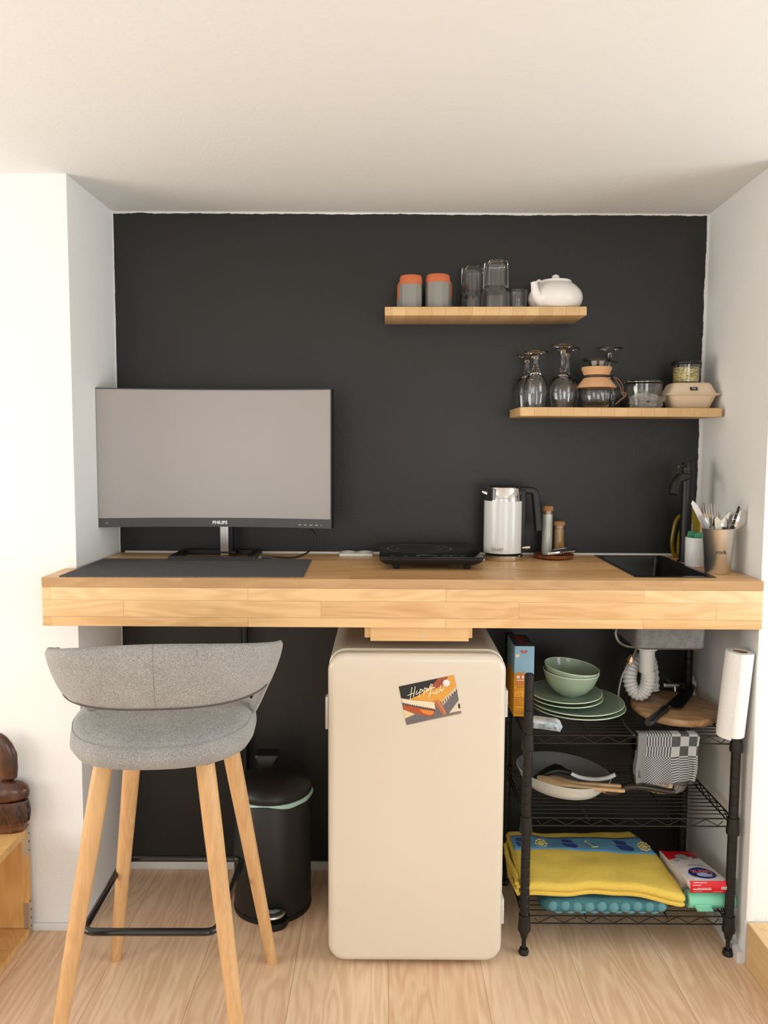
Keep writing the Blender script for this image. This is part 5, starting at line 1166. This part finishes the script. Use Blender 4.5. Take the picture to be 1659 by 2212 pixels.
b = B(); tube(b, [(px+.004+.0335*cos(a), TBY-TBR-.002+.0315*sin(a), .040) for a in [R(-180+i*6) for i in range(31)]], .0042, 8); obj('pedal_rim', b, P('pedal_alu', (.70, .69, .67, 1), .3, .9), pd)
b = B()
for q in (.024, .018, .012): tube(b, [(px+.004+q*cos(a), TBY-TBR+.002+q*.9*sin(a), .0487) for a in [R(-160+i*7) for i in range(21)]], .0012, 6)
obj('pedal_grooves', b, P('pedal_line', (.5, .5, .5, 1), .4, .6), pd)

# ================================================================ BAR STOOL
t = NT('grey_woven_fabric'); co = t.co()
wx = t.noise(t.mapped((1500, 1500, 260)), 1, 1); wz = t.noise(t.mapped((300, 300, 1500)), 1, 1); wm = t.math('MULTIPLY', t.math('ADD', wx, wz), .5)
sl = t.noise(co, 14, 3)
t.set('Base Color', t.ramp(t.math('ADD', wm, t.math('MULTIPLY', t.math('SUBTRACT', sl, .5), .12)), [(.34, (.17, .165, .16)), (.50, (.32, .31, .30)), (.66, (.50, .485, .465))]))
t.set('Roughness', .95); t.set('Specular IOR Level', .15); t.set('Sheen Weight', .2); t.bump(wm, .7, .0012); FAB = t.m
SCX, SCY = .333, -.700
r = thing('bar_stool', 'grey upholstered bar stool with four tapered oak legs, seen from behind', 'stool', (SCX, SCY, 0))
def se(a, n=2.7): c_, s_ = cos(a), sin(a); return (abs(c_)**(2/n))*(1 if c_ > 0 else -1), (abs(s_)**(2/n))*(1 if s_ > 0 else -1)
b = B(); A, Bd = .203, .176; n = 72; rg = []
for s, z in ((.30, .671), (.62, .671), (.84, .674), (.94, .683), (.985, .697), (1.0, .710), (.995, .724), (.965, .738), (.90, .748), (.72, .756), (.40, .760), (.15, .761)):
    rg.append([Vector((SCX+A*s*se(a)[0]*(1+.06*sin(a)), SCY+.0+Bd*s*se(a)[1], z+.006+(.012*abs(cos(a))**2*s if z > .73 else 0)-(.008*s if (sin(a) < -.2 and z > .7) else 0))) for a in [2*pi*i/n for i in range(n)]])
loft(b, rg); bmesh.ops.rotate(b, cent=(.340, -.715, 0), matrix=Matrix.Rotation(R(6), 3, 'Z'), verts=b.verts); seat = obj('seat', b, FAB, r, sharp=0)
b = B(); tube(b, [Vector((SCX+A*.972*se(a)[0]*(1+.06*sin(a)), SCY+Bd*.972*se(a)[1], .7422+.010*abs(cos(a))**2-(.006 if sin(a) < -.2 else 0))) for a in [2*pi*i/n for i in range(n)]], .0011, 6, closed=True); bmesh.ops.rotate(b, cent=(.340, -.715, 0), matrix=Matrix.Rotation(R(6), 3, 'Z'), verts=b.verts); obj('piping', b, P('piping_grey', (.30, .30, .305, 1), .9), seat)
# wrap-around backrest: a curved shell, taller in the middle, sweeping down into the seat at its ends
bcx, bcy = .354, -.755
def back_pt(a, h, side):
    """a: angle from the camera side (deg), h: 0 bottom..1 top, side: 0 outer 1 inner"""
    aa = abs(a)
    zt2 = .9750 - .050*(min(aa, 90)/90)**1.4 + (.010*min(1, aa/80) if a > 0 else .004*min(1, aa/80))
    zb2 = .8340 + .012*(min(aa, 75)/75)**2
    if aa > 84: zb2 = .846 - .100*min(1, (aa-84)/18)
    if aa > 78: zt2 = zt2-.034*(1-sqrt(max(0, 1-min(1, (aa-78)/22)**2)))-.13*max(0, (aa-92)/19)**1.3
    zb2 = min(zb2, zt2-.03)
    z = zb2+(zt2-zb2)*h
    lean = (z-.845)/.135
    rx = .189+.345*(z-.744); ry = .168+.185*(z-.744)
    th = .030*(1-.35*(aa/120))
    edge_ = sin(pi*min(1, max(0, h)))**.35
    off = (-th*(.5-.5*edge_)) if side == 0 else (-th*(.5+.5*edge_))
    ar = R(a-90)
    sx_, sy_ = se(ar, 2.55)
    px_, py_ = bcx+(rx+off)*sx_-.340, bcy+(ry+off)*sy_+.715
    return Vector((.340+px_*cos(R(6))-py_*sin(R(6)), -.715+px_*sin(R(6))+py_*cos(R(6)), z))
b = B(); rg = []; NA = 80; amax = 111
for i in range(NA+1):
    a = -amax+2*amax*i/NA; ring = [back_pt(a, k/12, 0) for k in range(13)]+[back_pt(a, k/12, 1) for k in range(11, 0, -1)]; rg.append(ring)
loft(b, rg); bk = obj('backrest', b, FAB, r, sharp=0)
b = B(); tube(b, [back_pt(0, k/12, 0)+Vector((0, .0002, 0)) for k in range(1, 13)], .0008, 6); obj('centre_seam', b, P('seam_dark', (.20, .19, .18, 1), .9), bk)
b = B(); tube(b, [back_pt(-76+i*4, .03, 0)+Vector((0, 0, -.001)) for i in range(39)], .0016, 6); obj('lower_piping', b, P('piping_plum', (.10, .085, .09, 1), .9), bk)
# legs
feet = [(.121, -.464), (.538, -.471), (.123, -.884), (.536, -.884)]
for fx, fy_ in feet:
    cxm, cym = .3295, -.676
    k = .142; tx, ty = fx+k*.677*(1 if fx < cxm else -1), fy_+k*.677*(1 if fy_ < cym else -1)
    b = B(); m_ = 14; pts = [Vector((fx, fy_, .0)).lerp(Vector((tx, ty, .677)), i/m_) for i in range(m_+1)]
    tube(b, pts, [.0142+.0065*min(1, i/m_*1.25) for i in range(m_+1)], 24)
    for v in b.verts:
        if v.co.z < .006: v.co.z = .0004
        if v.co.z > .6745: v.co.z = .6745
    obj('leg', b, LEGW, r, sharp=50)
# footrest ring
zr = .262
cor = [(.146, -.768), (.470, -.768), (.462, -.418), (.143, -.418)]
cor = [(.150, -.756), (.452, -.754), (.455, -.430), (.140, -.432)]
pts = []
for i in range(4):
    p = Vector((*cor[i], zr)); a_ = Vector((*cor[i-1], zr)); c_ = Vector((*cor[(i+1) % 4], zr)); rd = .028
    d0 = (a_-p).normalized()*rd; d1 = (c_-p).normalized()*rd
    for k in range(6): t_ = k/5; pts.append((p+d0)*(1-t_)**2+p*2*t_*(1-t_)+(p+d1)*t_*t_)
b = B(); tube(b, pts, .0085, 14, closed=True); obj('footrest_ring', b, P('gloss_black_tube', (.012, .012, .012, 1), .18), r, label='glossy black tubular footrest')

# ================================================================ LEFT: OPEN WOODEN CRATE WITH CARVED FIGURE
r = thing('wooden_crate', 'open-sided pine crate with steel corner plates at the left edge', 'crate', (-.4, -.55, 0))
KX1, KX0, KY0, KY1, KZ = -.1515, -.85, -.86, -.3465, .310
b = B(); box(b, KX0, KX1, KY0, KY1, .0005, .0215, .001); obj('bottom_board', b, CRATEW, r, smooth=False)
b = B(); box(b, KX0, KX1, KY0, KY1, KZ-.020, KZ, .001); obj('top_board', b, CRATEW, r, smooth=False)
b = B(); box(b, KX0, KX1, KY1-.018, KY1, .022, KZ-.0205, .001); obj('end_panel', b, CRATEW, r, smooth=False)
b = B(); box(b, KX0, KX0+.018, KY0, KY1-.0185, .022, KZ-.0205, .001); obj('far_panel', b, CRATEW, r, smooth=False)
b = B(); box(b, KX1-.016, KX1-.001, KY1-.014, KY1, KZ+.0005, .358, .001); obj('corner_post', b, CRATEW, r, smooth=False)
GALV = P('galvanised_plate', (.52, .50, .47, 1), .35, .9)
for z0, z1 in ((.232, .345), (-.001, .095)):
    b = B(); box(b, KX1-.0005, KX1+.0015, KY1-.016, KY1-.002, max(.001, z0), z1, .0004); box(b, KX1-.014, KX1-.001, KY1-.0195, KY1-.0180, max(.0225, z0), min(z1, KZ-.021) if z1 < .2 else KZ-.021)
    pl = obj('corner_plate', b, GALV, r, smooth=False)
    b = B()
    for i in range(4): lathe(b, [(0, 0), (.0028, 0), (.002, .0012), (0, .0012)], (KX1+.0015, KY1-.009, max(.012, z0)+.012+i*.024), 10, rot_to((1, 0, 0)))
    obj('screws', b, P('screw_dark', (.12, .11, .10, 1), .4, .8), pl)
t = NT('carved_dark_wood'); co = t.co(); nz = t.noise(co, 22, 4, .6); t.set('Base Color', t.ramp(nz, [(.3, srgb(40, 20, 12)), (.55, srgb(78, 42, 24)), (.75, srgb(122, 74, 42))])); t.set('Roughness', .32); t.set('Coat Weight', .3); t.set('Coat Roughness', .2); t.bump(nz, .3, .004); CARV = t.m
gx, gy, gz = 0, 0, 0
r = thing('carved_figure', 'dark carved wooden figure with zigzag base, standing on the crate', 'sculpture', (-.2105, -.3735, KZ))
b = B(); lathe(b, [(0, .0005), (.094, .0005), (.098, .006), (.098, .016), (.102, .019), (.111, .036), (.112, .052), (.106, .072), (.103, .078), (0, .078)], (gx, gy, gz), 10, M=Matrix.Rotation(R(14), 4, 'Z'), facet=None); o = obj('carved_base', b, CARV, r, sharp=25, local=True)
b = B()
for i in range(10):
    a0 = R(14)+2*pi*i/10; 
    for (u0, z0), (u1, z1) in (((.03, .024), (.5, .070)), ((.5, .070), (.97, .024)), ((.28, .024), (.5, .046)), ((.5, .046), (.72, .024))):
        def cp(u, z):
            pa, pb = Vector((cos(a0), sin(a0), 0)), Vector((cos(a0+2*pi/10), sin(a0+2*pi/10), 0)); q = pa.lerp(pb, u)
            rad = .102+.0095*min(1, (z-.019)/.017)-.005*max(0, (z-.052)/.02); return Vector((gx, gy, gz+z))+q*(rad+.0008)
        tube(b, [cp(u0, z0), cp((u0+u1)/2, (z0+z1)/2)+Vector((0, 0, 0)), cp(u1, z1)], .0016, 6)
obj('zigzag_carving', b, P('groove_dark', (.010, .005, .003, 1), .5), o, local=True)
b = B(); lathe(b, [(0, .0785), (.094, .0785), (.106, .086), (.108, .100), (.100, .113), (.080, .122), (.04, .128), (0, .130)], (gx, gy, gz), 48, facet=lambda q, z, a: q*(1+.03*sin(3*a))); obj('cushion', b, CARV, r, local=True)
b = B(); rg = []
for z, cx_, w_, d_ in ((.125, .012, .026, .03), (.135, .024, .040, .045), (.160, .026, .042, .05), (.195, .024, .042, .05), (.220, .014, .034, .045), (.236, .004, .024, .035), (.246, -.004, .012, .02)):
    rg.append([Vector((gx+cx_+w_*cos(a), gy+d_*sin(a), gz+z)) for a in [2*pi*i/14 for i in range(14)]])
loft(b, rg); obj('figure', b, CARV, r, sharp=30, local=True)
for ch in list(r.children)+[c2 for c_ in r.children for c2 in c_.children]:
    ch.data.transform(Matrix.Translation((.2055, .3735, -KZ)) if False else Matrix.Diagonal((.68, .30, 1.1, 1)))

# ================================================================ RIGHT: PINE STEP BOX
b = B(); box(b, 1.7895, 2.5, -1.30, -.4725, .0005, .1185, .0015); tag(obj('pine_step', b, PINE, smooth=False), 'low pale pine step box against the wall at the bottom right', 'step')
